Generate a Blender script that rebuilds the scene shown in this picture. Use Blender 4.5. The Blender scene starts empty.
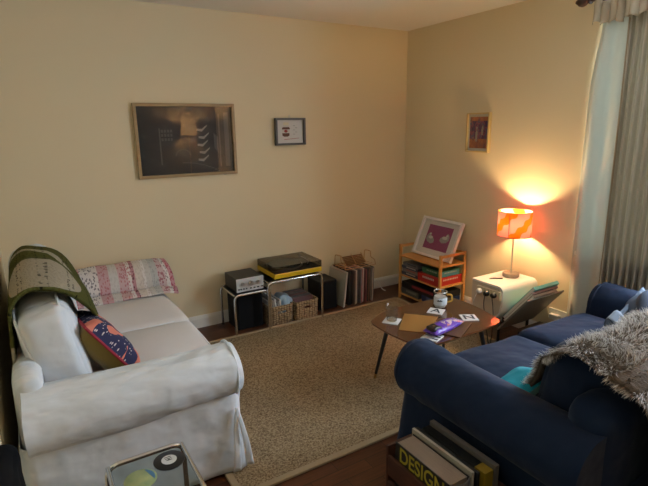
import bpy, math, random
from mathutils import Vector as V, Matrix, Euler, noise
random.seed(7)
S = bpy.context.scene
COL = S.collection
PI = math.pi
sin, cos = math.sin, math.cos

# ------------------------------------------------------------------ geometry collector
class MB:
    def __init__(s): s.v = []; s.f = []; s.uv = []; s.mi = []
    def face(s, idx, uv=None, m=0): s.f.append(tuple(idx)); s.uv.append(uv); s.mi.append(m)
    def box(s, x0, x1, y0, y1, z0, z1, T=None, m=0):
        b = len(s.v)
        for x, y, z in ((x0,y0,z0),(x1,y0,z0),(x1,y1,z0),(x0,y1,z0),(x0,y0,z1),(x1,y0,z1),(x1,y1,z1),(x0,y1,z1)):
            p = V((x, y, z)); s.v.append(T(p) if T else p)
        q = [(0,0),(1,0),(1,1),(0,1)]
        for f in ((3,2,1,0),(4,5,6,7),(0,1,5,4),(1,2,6,5),(2,3,7,6),(3,0,4,7)): s.face([b+i for i in f], q, m)
        return s
    def tube(s, path, r, n=8, closed=False, m=0):
        path = [V(p) for p in path]; N = len(path); b = len(s.v)
        rr = r if isinstance(r, (list, tuple)) else [r]*N
        tang = []
        for i in range(N):
            a = path[(i-1) % N] if (closed or i > 0) else path[i]
            c = path[(i+1) % N] if (closed or i < N-1) else path[i]
            t = (c-a); tang.append(t.normalized() if t.length > 1e-9 else V((0,0,1)))
        up = V((0,0,1)) if abs(tang[0].z) < .9 else V((1,0,0))
        nrm = tang[0].cross(up).normalized()
        for i in range(N):
            nrm = nrm - tang[i]*nrm.dot(tang[i])
            nrm = nrm.normalized() if nrm.length > 1e-6 else tang[i].orthogonal().normalized()
            bi = tang[i].cross(nrm)
            for k in range(n):
                a = 2*PI*k/n
                s.v.append(path[i] + (nrm*cos(a) + bi*sin(a))*rr[i])
        for i in range(N if closed else N-1):
            j = (i+1) % N
            for k in range(n):
                s.face([b+i*n+k, b+i*n+(k+1) % n, b+j*n+(k+1) % n, b+j*n+k], [(0,0),(0,1),(1,1),(1,0)], m)
        if not closed:
            s.face([b+k for k in range(n)][::-1], None, m); s.face([b+(N-1)*n+k for k in range(n)], None, m)
        return s
    def lathe(s, prof, c=(0,0,0), n=32, T=None, m=0, caps=True):
        b = len(s.v); c = V(c); K = len(prof)
        for r, z in prof:
            for k in range(n):
                a = 2*PI*k/n; p = V((r*cos(a), r*sin(a), z)); p = T(p) if T else p
                s.v.append(p + c)
        for i in range(K-1):
            for k in range(n):
                s.face([b+i*n+k, b+i*n+(k+1) % n, b+(i+1)*n+(k+1) % n, b+(i+1)*n+k],
                       [(k/n, i/(K-1)), ((k+1)/n, i/(K-1)), ((k+1)/n, (i+1)/(K-1)), (k/n, (i+1)/(K-1))], m)
        if caps:
            s.face([b+k for k in range(n)][::-1], None, m); s.face([b+(K-1)*n+k for k in range(n)], None, m)
        return s
    def prism(s, poly, fn, w0, w1, m=0):
        b = len(s.v); n = len(poly)
        for w in (w0, w1):
            for u, v in poly: s.v.append(V(fn(u, v, w)))
        s.face(range(b, b+n), list(poly), m); s.face([b+n+i for i in range(n)][::-1], list(poly)[::-1], m)
        for i in range(n):
            j = (i+1) % n; s.face([b+i, b+n+i, b+n+j, b+j], None, m)
        return s
    def grid(s, nu, nv, fn, cu=False, m=0):
        b = len(s.v); NU = nu if cu else nu+1
        for i in range(NU):
            for j in range(nv+1): s.v.append(V(fn(i/nu, j/nv)))
        for i in range(nu):
            i2 = (i+1) % NU
            for j in range(nv):
                s.face([b+i*(nv+1)+j, b+i2*(nv+1)+j, b+i2*(nv+1)+j+1, b+i*(nv+1)+j+1],
                       [(i/nu, j/nv), ((i+1)/nu, j/nv), ((i+1)/nu, (j+1)/nv), (i/nu, (j+1)/nv)], m)
        return s
    def roundbox(s, half, r, n=12, crown=(0,0,0), T=None, wob=0, wsc=3.0, seed=0, m=0):
        h = V(half); key = {}
        core = V((max(h.x-r, 0), max(h.y-r, 0), max(h.z-r, 0)))
        def pt(p):
            k = tuple(round(c, 4) for c in p)
            if k in key: return key[k]
            q = V((p.x*h.x, p.y*h.y, p.z*h.z))
            c = V([max(-core[i], min(core[i], q[i])) for i in range(3)])
            d = q-c; d = d.normalized()*min(r, min(h)) if d.length > 1e-9 else d
            o = c+d
            o.x += crown[0]*p.x*(1-p.y**2)*(1-p.z**2); o.y += crown[1]*p.y*(1-p.x**2)*(1-p.z**2)
            o.z += crown[2]*p.z*(1-p.x**2)*(1-p.y**2)
            if wob:
                w = noise.noise_vector(o*wsc + V((seed*7.3, seed*3.1, seed)))
                o = o + w*wob
            s.v.append(T(o) if T else o); key[k] = len(s.v)-1
            return key[k]
        g = [math.sin((2*i/n-1)*PI/2*.92)/math.sin(PI/2*.92) for i in range(n+1)]
        for ax in range(3):
            for sg in (-1, 1):
                for i in range(n):
                    for j in range(n):
                        ids = []
                        for a, c in ((i,j),(i+1,j),(i+1,j+1),(i,j+1)):
                            p = [0,0,0]; p[ax] = sg; p[(ax+1) % 3] = g[a]; p[(ax+2) % 3] = g[c]
                            ids.append(pt(V(p)))
                        if sg < 0: ids.reverse()
                        uv = [(g[a]*.5+.5, g[c]*.5+.5) for a, c in ((i,j),(i+1,j),(i+1,j+1),(i,j+1))]
                        if sg < 0: uv.reverse()
                        s.face(ids, uv, m)
        return s

ORG = {}
def origin_of(o):
    while o.parent is not None: o = o.parent
    return ORG[o.name]
def build(name, mb, mat, parent=None, org=None, smooth=True, bevel=0, sub=0, solid=0, recalc=True, angle=40):
    me = bpy.data.meshes.new(name)
    off = V(org) if org is not None else (origin_of(parent) if parent is not None else V((0,0,0)))
    me.from_pydata([tuple(p-off) for p in mb.v], [], mb.f)
    uvl = me.uv_layers.new(name='UVMap')
    for poly, uv in zip(me.polygons, mb.uv):
        if uv is not None:
            for li, q in zip(poly.loop_indices, uv): uvl.data[li].uv = q
    for mt in (mat if isinstance(mat, (list, tuple)) else [mat]): me.materials.append(mt)
    for poly, k in zip(me.polygons, mb.mi): poly.material_index = k
    if recalc:
        import bmesh
        bm = bmesh.new(); bm.from_mesh(me); bmesh.ops.recalc_face_normals(bm, faces=bm.faces); bm.to_mesh(me); bm.free()
    me.polygons.foreach_set('use_smooth', [smooth]*len(me.polygons))
    if smooth and angle: me.set_sharp_from_angle(angle=math.radians(angle))
    o = bpy.data.objects.new(name, me); COL.objects.link(o)
    if parent is not None: o.parent = parent
    else: o.location = off; ORG[o.name] = off
    if bevel:
        b = o.modifiers.new('bevel', 'BEVEL'); b.width = bevel; b.segments = 2; b.limit_method = 'ANGLE'; b.angle_limit = math.radians(35)
    if solid:
        b = o.modifiers.new('thick', 'SOLIDIFY'); b.thickness = solid; b.offset = 1
    if sub:
        b = o.modifiers.new('sub', 'SUBSURF'); b.levels = sub; b.render_levels = sub
    return o
def tag(o, label, cat, group=None, kind=None):
    o['label'] = label; o['category'] = cat
    if group: o['group'] = group
    if kind: o['kind'] = kind
    return o
def thing(name, label, cat, loc, group=None):
    o = bpy.data.objects.new(name, None); COL.objects.link(o); o.location = loc; ORG[o.name] = V(loc)
    o.empty_display_size = .1
    return tag(o, label, cat, group)
def solo(name, mb, mat, label, cat, org, group=None, **k): return tag(build(name, mb, mat, None, org, **k), label, cat, group)
def struct(name, mb, mat, parent=None, **k):
    o = build(name, mb, mat, parent, None if parent is not None else (0,0,0), **k)
    if parent is None: o['kind'] = 'structure'
    return o
def lettering(text, size, origin, xdir, ydir, mat, parent, name='lettering', ext=.0006, align='CENTER', sx=1.0):
    cu = bpy.data.curves.new('tmp', 'FONT'); cu.body = text; cu.size = size; cu.extrude = ext
    cu.align_x = align; cu.align_y = 'CENTER'; cu.offset = size*.012
    t = bpy.data.objects.new('tmp', cu); COL.objects.link(t)
    bpy.context.view_layer.update()
    me = bpy.data.meshes.new_from_object(t.evaluated_get(bpy.context.evaluated_depsgraph_get()))
    bpy.data.objects.remove(t)
    x = V(xdir).normalized(); y = V(ydir).normalized(); z = x.cross(y)
    off = origin_of(parent)
    for v in me.vertices: v.co = V(origin) + x*v.co.x*sx + y*v.co.y + z*v.co.z - off
    me.materials.clear(); me.materials.append(mat)
    me.name = name
    o = bpy.data.objects.new(name, me); COL.objects.link(o); o.parent = parent
    return o
def rounded(pts, rad, seg=5, closed=False):
    pts = [V(p) for p in pts]; out = []; N = len(pts)
    for i in range(N):
        if not closed and i in (0, N-1): out.append(pts[i]); continue
        a, b, c = pts[i-1], pts[i], pts[(i+1) % N]
        r = min(rad, (a-b).length*.49, (c-b).length*.49)
        p = b+(a-b).normalized()*r; q = b+(c-b).normalized()*r
        for k in range(seg+1):
            t = k/seg; out.append(p*(1-t)**2 + b*2*t*(1-t) + q*t*t)
    return out
def smoothpath(pts, seg=6):
    pts = [V(p) for p in pts]; out = []
    P = [pts[0]*2-pts[1]] + pts + [pts[-1]*2-pts[-2]]
    for i in range(1, len(P)-2):
        a, b, c, d = P[i-1:i+3]
        for k in range(seg):
            t = k/seg
            out.append(.5*((2*b)+(c-a)*t+(2*a-5*b+4*c-d)*t*t+(3*b-a-3*c+d)*t**3))
    out.append(pts[-1]); return out

# ------------------------------------------------------------------ materials
def newmat(name):
    m = bpy.data.materials.new(name); m.use_nodes = True
    nt = m.node_tree; b = nt.nodes['Principled BSDF']
    return m, nt, b
def N(nt, t, **k):
    n = nt.nodes.new(t)
    for a, v in k.items():
        if a in n.inputs: n.inputs[a].default_value = v
        else: setattr(n, a, v)
    return n
def c4(c): return (c[0], c[1], c[2], 1)
def ramp(nt, stops, interp='LINEAR'):
    r = nt.nodes.new('ShaderNodeValToRGB'); r.color_ramp.interpolation = interp
    e = r.color_ramp.elements
    while len(e) < len(stops): e.new(.5)
    for el, (p, c) in zip(e, stops): el.position = p; el.color = c4(c)
    return r
def M(name, col, rough=.6, metal=0, var=None, bump=None, bump2=None, spec=.5, sheen=0, stretch=None, coat=0, bdet=4.0):
    """var=(scale, colour2, contrast); bump=(scale, strength, distance)"""
    m, nt, b = newmat(name); L = nt.links.new
    b.inputs['Base Color'].default_value = c4(col); b.inputs['Roughness'].default_value = rough
    b.inputs['Metallic'].default_value = metal; b.inputs['Specular IOR Level'].default_value = spec
    b.inputs['Sheen Weight'].default_value = sheen; b.inputs['Coat Weight'].default_value = coat
    tc = N(nt, 'ShaderNodeTexCoord'); co = tc.outputs['Object']
    if stretch:
        mp = N(nt, 'ShaderNodeMapping'); mp.inputs['Scale'].default_value = stretch; L(co, mp.inputs[0]); co = mp.outputs[0]
    if var:
        n = N(nt, 'ShaderNodeTexNoise', Scale=var[0], Detail=5.0); L(co, n.inputs['Vector'])
        r = ramp(nt, [(.5-var[2], col), (.5+var[2], var[1])]); L(n.outputs[0], r.inputs[0]); L(r.outputs[0], b.inputs['Base Color'])
    prev = None
    for bp in (bump, bump2):
        if bp:
            n = N(nt, 'ShaderNodeTexNoise', Scale=bp[0], Detail=bdet); L(co, n.inputs['Vector'])
            u = N(nt, 'ShaderNodeBump', Strength=bp[1], Distance=bp[2]); L(n.outputs[0], u.inputs['Height'])
            if prev: L(prev.outputs[0], u.inputs['Normal'])
            prev = u
    if prev: L(prev.outputs[0], b.inputs['Normal'])
    return m
def glassmat(name, col=(1,1,1), rough=0.0, ior=1.45, thin=False):
    m, nt, b = newmat(name)
    if thin:      # a thin sheet: mostly clear, with the mirror-like reflection of its surface
        out = nt.nodes['Material Output']; nt.nodes.remove(b)
        t = N(nt, 'ShaderNodeBsdfTransparent'); t.inputs[0].default_value = c4(col)
        g = N(nt, 'ShaderNodeBsdfGlossy', Roughness=rough); f = N(nt, 'ShaderNodeFresnel', IOR=ior)
        mx = N(nt, 'ShaderNodeMixShader'); L = nt.links.new
        ge = N(nt, 'ShaderNodeNewGeometry'); om = N(nt, 'ShaderNodeMath', operation='SUBTRACT'); om.inputs[0].default_value = 1
        L(ge.outputs['Backfacing'], om.inputs[1]); mu = N(nt, 'ShaderNodeMath', operation='MULTIPLY'); L(f.outputs[0], mu.inputs[0]); L(om.outputs[0], mu.inputs[1])
        L(mu.outputs[0], mx.inputs[0]); L(t.outputs[0], mx.inputs[1]); L(g.outputs[0], mx.inputs[2]); L(mx.outputs[0], out.inputs[0])
    else:
        b.inputs['Base Color'].default_value = c4(col); b.inputs['Roughness'].default_value = rough
        b.inputs['Transmission Weight'].default_value = 1; b.inputs['IOR'].default_value = ior
    return m
def emit(name, col, st):
    m, nt, b = newmat(name); out = nt.nodes['Material Output']; nt.nodes.remove(b)
    e = N(nt, 'ShaderNodeEmission', Strength=st); e.inputs[0].default_value = c4(col); nt.links.new(e.outputs[0], out.inputs[0])
    return m
def cloth_translucent(name, col, tcol, mixf, bump=None, pattern=None):
    m, nt, b = newmat(name); L = nt.links.new; out = nt.nodes['Material Output']
    b.inputs['Base Color'].default_value = c4(col); b.inputs['Roughness'].default_value = .9; b.inputs['Specular IOR Level'].default_value = .1
    t = N(nt, 'ShaderNodeBsdfTranslucent'); t.inputs[0].default_value = c4(tcol)
    mx = N(nt, 'ShaderNodeMixShader'); mx.inputs[0].default_value = mixf
    L(b.outputs[0], mx.inputs[1]); L(t.outputs[0], mx.inputs[2]); L(mx.outputs[0], out.inputs[0])
    if pattern:
        c = pattern(nt); L(c, b.inputs['Base Color']); L(c, t.inputs[0])
    if bump:
        tc = N(nt, 'ShaderNodeTexCoord'); n = N(nt, 'ShaderNodeTexNoise', Scale=bump[0], Detail=3.0); L(tc.outputs['Object'], n.inputs['Vector'])
        u = N(nt, 'ShaderNodeBump', Strength=bump[1], Distance=bump[2]); L(n.outputs[0], u.inputs['Height']); L(u.outputs[0], b.inputs['Normal'])
    return m

WALL = (.77, .645, .425)
m_wall = M('cream_wall_paint', WALL, .75, var=(1.2, (.755,.63,.41), .3), bump=(220, .06, .002), spec=.25)
m_ceil = M('ceiling_paint', (.80,.74,.66), .85, bump=(150, .05, .002), spec=.2)
m_trim = M('white_gloss_trim', (.80,.76,.68), .4)
m_white = M('white_laminate', (.86,.82,.78), .35)
m_black = M('black_satin', (.012,.012,.013), .35)
m_blackmat = M('black_cloth', (.008,.008,.009), .9, spec=.2)
m_chrome = M('chrome', (.72,.72,.72), .14, 1)
m_brass = M('brass_wire', (.62,.40,.20), .3, 1)
m_steel = M('brushed_steel', (.62,.60,.57), .32, 1)
m_slip = M('white_slipcover_daylit', (.70,.715,.73), .9, bump=(6, .55, .05), bump2=(15, .42, .02), spec=.15, sheen=.1, stretch=(.8,2.2,1), bdet=1.4)  # bluish tint carries the cool daylight in the white cotton's colour
m_seatw = M('white_seat_lamplit', (.74,.70,.68), .9, bump=(7, .22, .02), bump2=(420, .1, .002), spec=.15, var=(3.5, (.68,.635,.605), .22))  # same white cotton, with warm lamplight tinted into the seat colour
m_pipe = M('white_piping', (.76,.775,.79), .85)
m_navy = M('navy_cotton', (.0035,.0115,.035), .8, bump=(5, .5, .05), bump2=(14, .34, .02), spec=.2, sheen=.06, bdet=1.2, var=(2.2, (.005,.016,.046), .25))
m_navypipe = M('navy_piping', (.005,.014,.04), .8)
m_teal = M('teal_cotton', (.005,.30,.40), .8, bump=(300, .1, .002))
m_mint = M('mint_cotton', (.35,.62,.58), .85)
m_denim = M('denim', (.05,.065,.095), .9, bump=(350, .25, .002), var=(9, (.035,.047,.075), .25))
m_bamboo = M('bamboo_board', (.62,.31,.09), .45, var=(5, (.50,.235,.06), .3), stretch=(8,1,8))
m_oak = M('oak_frame_wood', (.42,.27,.12), .5, var=(10, (.32,.20,.085), .3), stretch=(1,6,6))
m_gold = M('pale_gold_frame', (.62,.45,.20), .4, .3)
m_walnut = M('walnut_veneer', (.125,.045,.017), .16, var=(4, (.062,.021,.009), .28), stretch=(2,14,2), coat=.35)
m_dkwood = M('dark_crate_wood', (.085,.028,.012), .5, var=(5, (.05,.016,.008), .3), stretch=(12,2,12))
m_curtainwood = M('dark_turned_wood', (.035,.015,.01), .35)
m_plastic_w = M('white_plastic', (.80,.78,.72), .4)
m_cream_pl = M('cream_plastic', (.62,.50,.33), .45)
m_paper = M('paper', (.78,.74,.66), .8)
m_glass = glassmat('clear_glass', (1,1,1), 0, 1.45)
m_thin = glassmat('thin_drinking_glass', (.93,.94,.94), .02, 1.65, True)
m_pic = glassmat('picture_glass', (.95,.95,.95), 0, 1.9, True)
m_pane = glassmat('thin_glass', (.97,.98,.98), 0, 1.5, True)
m_smoke = glassmat('smoked_acrylic', (.70,.67,.63), .02, 1.49, True)

def pat_rug():
    m, nt, b = newmat('sisal_weave'); L = nt.links.new
    tc = N(nt, 'ShaderNodeTexCoord')
    n1 = N(nt, 'ShaderNodeTexNoise', Scale=115.0, Detail=3.0); n2 = N(nt, 'ShaderNodeTexVoronoi', Scale=210.0)
    n3 = N(nt, 'ShaderNodeTexNoise', Scale=2.0, Detail=3.0)
    for n in (n1, n2, n3): L(tc.outputs['Object'], n.inputs['Vector'])
    r = ramp(nt, [(.30, (.14,.085,.042)), (.50, (.36,.255,.145)), (.70, (.52,.385,.235))]); L(n1.outputs[0], r.inputs[0])
    r3 = ramp(nt, [(.3, (.86,.86,.86)), (.7, (1.05,1.03,1.0))]); L(n3.outputs[0], r3.inputs[0])
    mx = N(nt, 'ShaderNodeMix', data_type='RGBA', blend_type='MULTIPLY'); mx.inputs[0].default_value = 1
    L(r.outputs[0], mx.inputs[6]); L(r3.outputs[0], mx.inputs[7]); L(mx.outputs[2], b.inputs['Base Color'])
    u = N(nt, 'ShaderNodeBump', Strength=.8, Distance=.006); L(n2.outputs[0], u.inputs['Height']); L(u.outputs[0], b.inputs['Normal'])
    b.inputs['Roughness'].default_value = .95; b.inputs['Specular IOR Level'].default_value = .1
    return m
m_rug = pat_rug()
def pat_floor():
    m, nt, b = newmat('dark_parquet'); L = nt.links.new
    tc = N(nt, 'ShaderNodeTexCoord')
    br = N(nt, 'ShaderNodeTexBrick', Scale=1.0); br.inputs['Brick Width'].default_value = .30; br.inputs['Row Height'].default_value = .07
    br.inputs['Mortar Size'].default_value = .0015; br.inputs['Bias'].default_value = 0
    br.inputs['Color1'].default_value = c4((.115,.038,.016)); br.inputs['Color2'].default_value = c4((.075,.024,.011)); br.inputs['Mortar'].default_value = c4((.02,.008,.004))
    L(tc.outputs['Object'], br.inputs['Vector'])
    mp = N(nt, 'ShaderNodeMapping'); mp.inputs['Scale'].default_value = (3, 40, 1); L(tc.outputs['Object'], mp.inputs[0])
    n = N(nt, 'ShaderNodeTexNoise', Scale=2.0, Detail=6.0); L(mp.outputs[0], n.inputs['Vector'])
    r = ramp(nt, [(.3, (.7,.7,.7)), (.7, (1.25,1.2,1.15))]); L(n.outputs[0], r.inputs[0])
    mx = N(nt, 'ShaderNodeMix', data_type='RGBA', blend_type='MULTIPLY'); mx.inputs[0].default_value = 1
    L(br.outputs[0], mx.inputs[6]); L(r.outputs[0], mx.inputs[7]); L(mx.outputs[2], b.inputs['Base Color'])
    b.inputs['Roughness'].default_value = .38
    return m
m_floor = pat_floor()

# ------------------------------------------------------------------ room shell
XL, YB, H = -3.36, -5.4, 2.4
TW = .12
mb = MB(); mb.box(XL-TW, TW, YB-TW, TW, -.1, 0); struct('floor', mb, m_floor, smooth=False)
mb = MB(); mb.box(XL-TW, TW, YB-TW, TW, H, H+.1); struct('ceiling', mb, m_ceil, smooth=False)
mb = MB(); mb.box(XL-TW, TW, 0, TW, 0, H); struct('wall_back', mb, m_wall, smooth=False)
mb = MB(); mb.box(XL-TW, XL, YB-TW, 0, 0, H); struct('wall_left', mb, m_wall, smooth=False)
mb = MB(); mb.box(XL-TW, TW, YB-TW, YB, 0, H); struct('wall_front', mb, M('darkened_rear_wall', (.16,.13,.085), .8), smooth=False)  # rear wall colour darkened so it mirrors and bounces little light
WY0, WY1, WZ0, WZ1 = -3.2, -1.825, .72, 2.19
mb = MB()
mb.box(0, TW, WY1, 0, 0, H); mb.box(0, TW, YB, WY0, 0, H); mb.box(0, TW, WY0, WY1, 0, WZ0); mb.box(0, TW, WY0, WY1, WZ1, H)
struct('wall_right', mb, m_wall, smooth=False)
# window: frame, mullions, panes, sill
win = MB()
fw = .05
win.box(.05, .10, WY0, WY0+fw, WZ0, WZ1).box(.05, .10, WY1-fw, WY1, WZ0, WZ1)
win.box(.05, .10, WY0, WY1, WZ0, WZ0+fw).box(.05, .10, WY0, WY1, WZ1-fw, WZ1)
for t in (1/3, 2/3):
    y = WY0+(WY1-WY0)*t; win.box(.055, .095, y-.022, y+.022, WZ0, WZ1)
w1 = struct('window_1', win, m_trim, smooth=False)
mb = MB(); mb.box(.072, .076, WY0+fw, WY1-fw, WZ0+fw, WZ1-fw); build('pane', mb, m_pane, w1, smooth=False)
mb = MB(); mb.box(-.06, .06, WY0-.04, WY1+.0, WZ0-.03, WZ0); struct('trim_1', mb, m_trim, smooth=False, bevel=.006)
# skirting
def skirt(name, a, b, nx, ny):
    mb = MB(); prof = [(0,0),(.016,0),(.016,.075),(.011,.09),(.006,.10),(0,.10)]
    a = V(a); b = V(b)
    mb.prism(prof, lambda u, v, w: (a+(b-a)*w) + V((nx*u, ny*u, v)), 0, 1)
    struct(name, mb, m_trim, smooth=False)
skirt('baseboard_back', (XL,0,0), (0,0,0), 0, -1)
skirt('baseboard_right', (0,-.016,0), (0,YB,0), -1, 0)
skirt('baseboard_left', (XL,-.016,0), (XL,YB,0), 1, 0)

# rug
mb = MB(); mb.roundbox((1.09, .80, .006), .006, n=6, T=lambda p: p+V((-1.46, -1.15, .006)))
rg = thing('rug', 'large woven sisal rug covering the dark wood floor', 'rug', (-1.46,-1.15,0))
build('weave', mb, m_rug, rg)
m_rugedge = M('rug_binding', (.40,.29,.17), .9, bump=(200,.3,.003))
mb = MB()
x0, x1, y0, y1 = -2.55, -.37, -1.95, -.35
mb.box(x0-.012, x0+.02, y0, y1, 0, .0145).box(x1-.02, x1+.012, y0, y1, 0, .0145).box(x0, x1, y0-.012, y0+.02, 0, .0145).box(x0, x1, y1-.02, y1+.012, 0, .0145)
build('binding', mb, m_rugedge, rg, bevel=.004)
RZ = .0145

# ------------------------------------------------------------------ sofas
def sofa(name, label, P, W, D, mat, seatmat, pmat, seed, hem=.02, bdrop=0, bth=.085):
    root = thing(name, label, 'sofa', P(W/2, D/2, 0))
    def nz(p, a, sc=4): return p + noise.noise_vector(p*sc+V((seed,seed*2,0)))*a
    # slipcover skirt round the base
    iw0, iw1 = .065, W-.065
    path = rounded([(iw0,0,0),(iw1,0,0),(iw1,D,0),(iw0,D,0)], .05, 4, True)
    # resample evenly
    dense = []
    for i in range(len(path)):
        a, b = path[i], path[(i+1) % len(path)]; k = max(1, int((b-a).length/.03))
        for j in range(k): dense.append(a+(b-a)*j/k)
    n = len(dense); cen = V((W/2, D/2, 0))
    mb = MB()
    def skf(u, v):
        i = int(round(u*n)) % n
        p = dense[i]; t = dense[(i+1) % n]-dense[i-1]; nn = V((t.y, -t.x, 0)).normalized()
        if nn.dot(p-cen) < 0: nn = -nn
        z = .42-(.42-hem)*v
        fold = noise.noise(V((p.x*5+seed, p.y*5, z*1.2)))*.034*v + noise.noise(V((p.x*2.2-p.y*1.5+seed, z*6, 3)))*.018*(.3+v) + .014*v
        q = p + nn*fold
        return P(q.x, q.y, z)
    mb.grid(n, 14, skf, cu=True)
    build('skirt', mb, mat, root, recalc=False, angle=0, solid=.004)
    mb = MB()
    a, b = P(iw0+.03, .03, .05), P(iw1-.03, D-.02, .36)
    mb.box(min(a.x,b.x), max(a.x,b.x), min(a.y,b.y), max(a.y,b.y), .05, .36); build('base', mb, mat, root, bevel=.02)
    for sd in (0, 1):
        mb = MB(); r = .128; wc, zc = .13, .497
        prof = [(.072,.37),(.064,.395)]
        for k in range(27):
            an = math.radians(222-k*(222+4)/26); prof.append((wc+r*cos(an), zc+r*sin(an)))
        prof += [(.262,.46),(.264,.42),(.264,.36),(.25,.33),(.09,.33)]
        nd = 34
        def af(u, v):
            d = (D-.03)*u; i = int(round(v*len(prof))) % len(prof); w, z = prof[i]
            e = min(d, .05)/.05; sc = .90+.10*math.sqrt(max(0, 1-(1-e)**2)) if d < .05 else 1
            w2 = wc+(w-wc)*sc; z2 = zc+(z-zc)*sc if z > .36 else z
            z2 += -.012*sin(u*PI)*(z > .5)
            p = V((w2, d, z2)); roll = z > .38
            p = p + noise.noise_vector(V((p.x*6, p.y*2.4, p.z*6+seed+sd*5)))*(.010 if roll else .004)
            # creases gathering towards the front end, as a pulled cover does
            if roll: p.z += .004*sin(d*55+ w*40)*math.exp(-((d-.12)/.1)**2)
            if sd: p.x = W-p.x
            return P(p.x, p.y, p.z)
        mb.grid(nd, len(prof), af)
        npf = len(prof)+1
        mb.face([k for k in range(npf-1)], None); mb.face([nd*npf+k for k in range(npf-1)], None)
        ar = build('armrest', mb, mat, root, angle=60)
        # piping round the front of the roll
        pp = []
        for k in range(25):
            an = math.radians(222-k*226/24); w = wc+(r*.985)*cos(an); z = zc+(r*.985)*sin(an)
            if sd: w = W-w
            pp.append(P(w, .028, z))
        build('piping', MB().tube(pp, .0045, 6), pmat, ar)
    # back
    mb = MB(); zt = .70
    c = P(W/2, D-bth-.005, .5-bdrop); hx = abs((P(W-.115,0,0)-P(W/2,0,0)).x)+abs((P(W/2,bth,0)-P(W/2,0,0)).x)
    hy = abs((P(W-.115,0,0)-P(W/2,0,0)).y)+abs((P(W/2,bth,0)-P(W/2,0,0)).y)
    mb.roundbox((hx-.005, hy-.005, .205), min(.075, bth*.8), n=18, wob=.012, wsc=4, seed=seed, T=lambda p: p+c)
    build('back', mb, mat, root, angle=0)
    return root
def cushion_box(P, w0, w1, d0, d1, z0, z1, r, crown, tilt=0, seed=0, wob=.01, roll=0, n=16):
    mb = MB(); c = ((w0+w1)/2, (d0+d1)/2, (z0+z1)/2)
    ct, st = cos(tilt), sin(tilt)
    def T(p):
        y = p.y*ct + p.z*st; z = -p.y*st + p.z*ct
        x = p.x*cos(roll)+z*sin(roll); z = -p.x*sin(roll)+z*cos(roll)
        return P(c[0]+x, c[1]+y, c[2]+z)
    mb.roundbox(((w1-w0)/2, (d1-d0)/2, (z1-z0)/2), r, n=n, crown=crown, T=T, wob=wob, seed=seed)
    return mb, T
def edge_loop(T, hw, hd, hz, r, side=1, n=28, axis='x'):
    """rounded-rectangle loop on one face of a box cushion"""
    pts = rounded([(-1,-1,0),(1,-1,0),(1,1,0),(-1,1,0)], .35, 6, True)
    if axis == 'z': return [T(V((p.x*(hw-r*.35), p.y*(hd-r*.35), side*(hz-r*.3)))) for p in pts]
    if axis == 'y': return [T(V((p.x*(hw-r*.35), side*(hd-r*.3), p.y*(hz-r*.35)))) for p in pts]

# white loveseat against the left-hand wall
WX, WY, WW, WD = -2.46, -1.845, 1.815, .86
def PW(w, d, z): return V((WX-d, WY+w, z))
sw = sofa('loveseat', 'white slipcovered loveseat with ribbon ties, quilt on its arm and crocheted throw', PW, WW, WD, m_slip, m_seatw, m_pipe, 3, bdrop=.03, bth=.055)
for k, (a, b) in enumerate(((.262, WW/2+.01), (WW/2+.012, WW-.262))):
    mb, T = cushion_box(PW, a, b, -.025, .68, .345, .465, .045, (.0,.006,.022), seed=k+2, wob=.012)
    o = build('seat_cushion', mb, m_seatw, sw, angle=0)
    hw, hd = (b-a)/2, .3525
    build('piping', MB().tube(edge_loop(T, hw, hd, .06, .045, 1, axis='z'), .0045, 6, True), m_pipe, o)
for k, (a, b) in enumerate(((.29, .91), (.93, 1.52))):
    mb, T = cushion_box(PW, a, b, .605, .785, .485, (.905 if k else .880), .045, (.012,.035,.012), tilt=.24, seed=k+9, wob=.024, roll=(.02 if k else -.03), n=20)
    o = build('back_cushion', mb, m_slip, sw, angle=0)
    for sgn in (-1, 1): build('piping', MB().tube(edge_loop(T, (b-a)/2, .095, .205, .045, sgn, axis='y'), .006, 6, True), m_pipe, o)
# tie ribbons at the front corner
mb = MB()
for (d1, ph) in ((.055, 0), (-.012, 1.4)):
    def rb(u, v, d1=d1, ph=ph):
        z = .335-.298*u; w = .014+.026*u
        return PW(.040-.020*u+.010*sin(u*6+ph), .030+(d1-.030)*u**.8+(v-.5)*w, z+.006*(v-.5)*u)
    mb.grid(14, 3, rb)
build('tie_ribbon', mb, m_pipe, sw, recalc=False, solid=.003, angle=0)

# navy sofa
NX, NY, NW, ND = -1.885, -2.14, 1.74, .90
def PN(w, d, z): return V((NX+w, NY-d, z))
sn = sofa('sofa', 'navy blue slipcovered sofa in front of the curtain with its back to the viewer', PN, NW, ND, m_navy, m_navy, m_navypipe, 11)
for k, (a, b) in enumerate(((.262, NW/2-.005), (NW/2+.005, NW-.262))):
    mb, T = cushion_box(PN, a, b, -.02, .70, .345, .47, .05, (.0,.006,.03), seed=k+21, wob=.02)
    o = build('seat_cushion', mb, m_navy, sn, angle=0)
    build('piping', MB().tube(edge_loop(T, (b-a)/2, .36, .06, .05, 1, axis='z'), .004, 6, True), m_navypipe, o)
for k, (a, b) in enumerate(((.235, .88), (.89, 1.50))):
    mb, T = cushion_box(PN, a, b, .56, .78, .47, .785, .07, (.015,.05,.02), tilt=.30, seed=k+31, wob=.022)
    o = build('back_cushion', mb, m_navy, sn, angle=0)
    for sgn in (-1, 1): build('piping', MB().tube(edge_loop(T, (b-a)/2, .11, .157, .07, sgn, axis='y'), .004, 6, True), m_navypipe, o)

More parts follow.
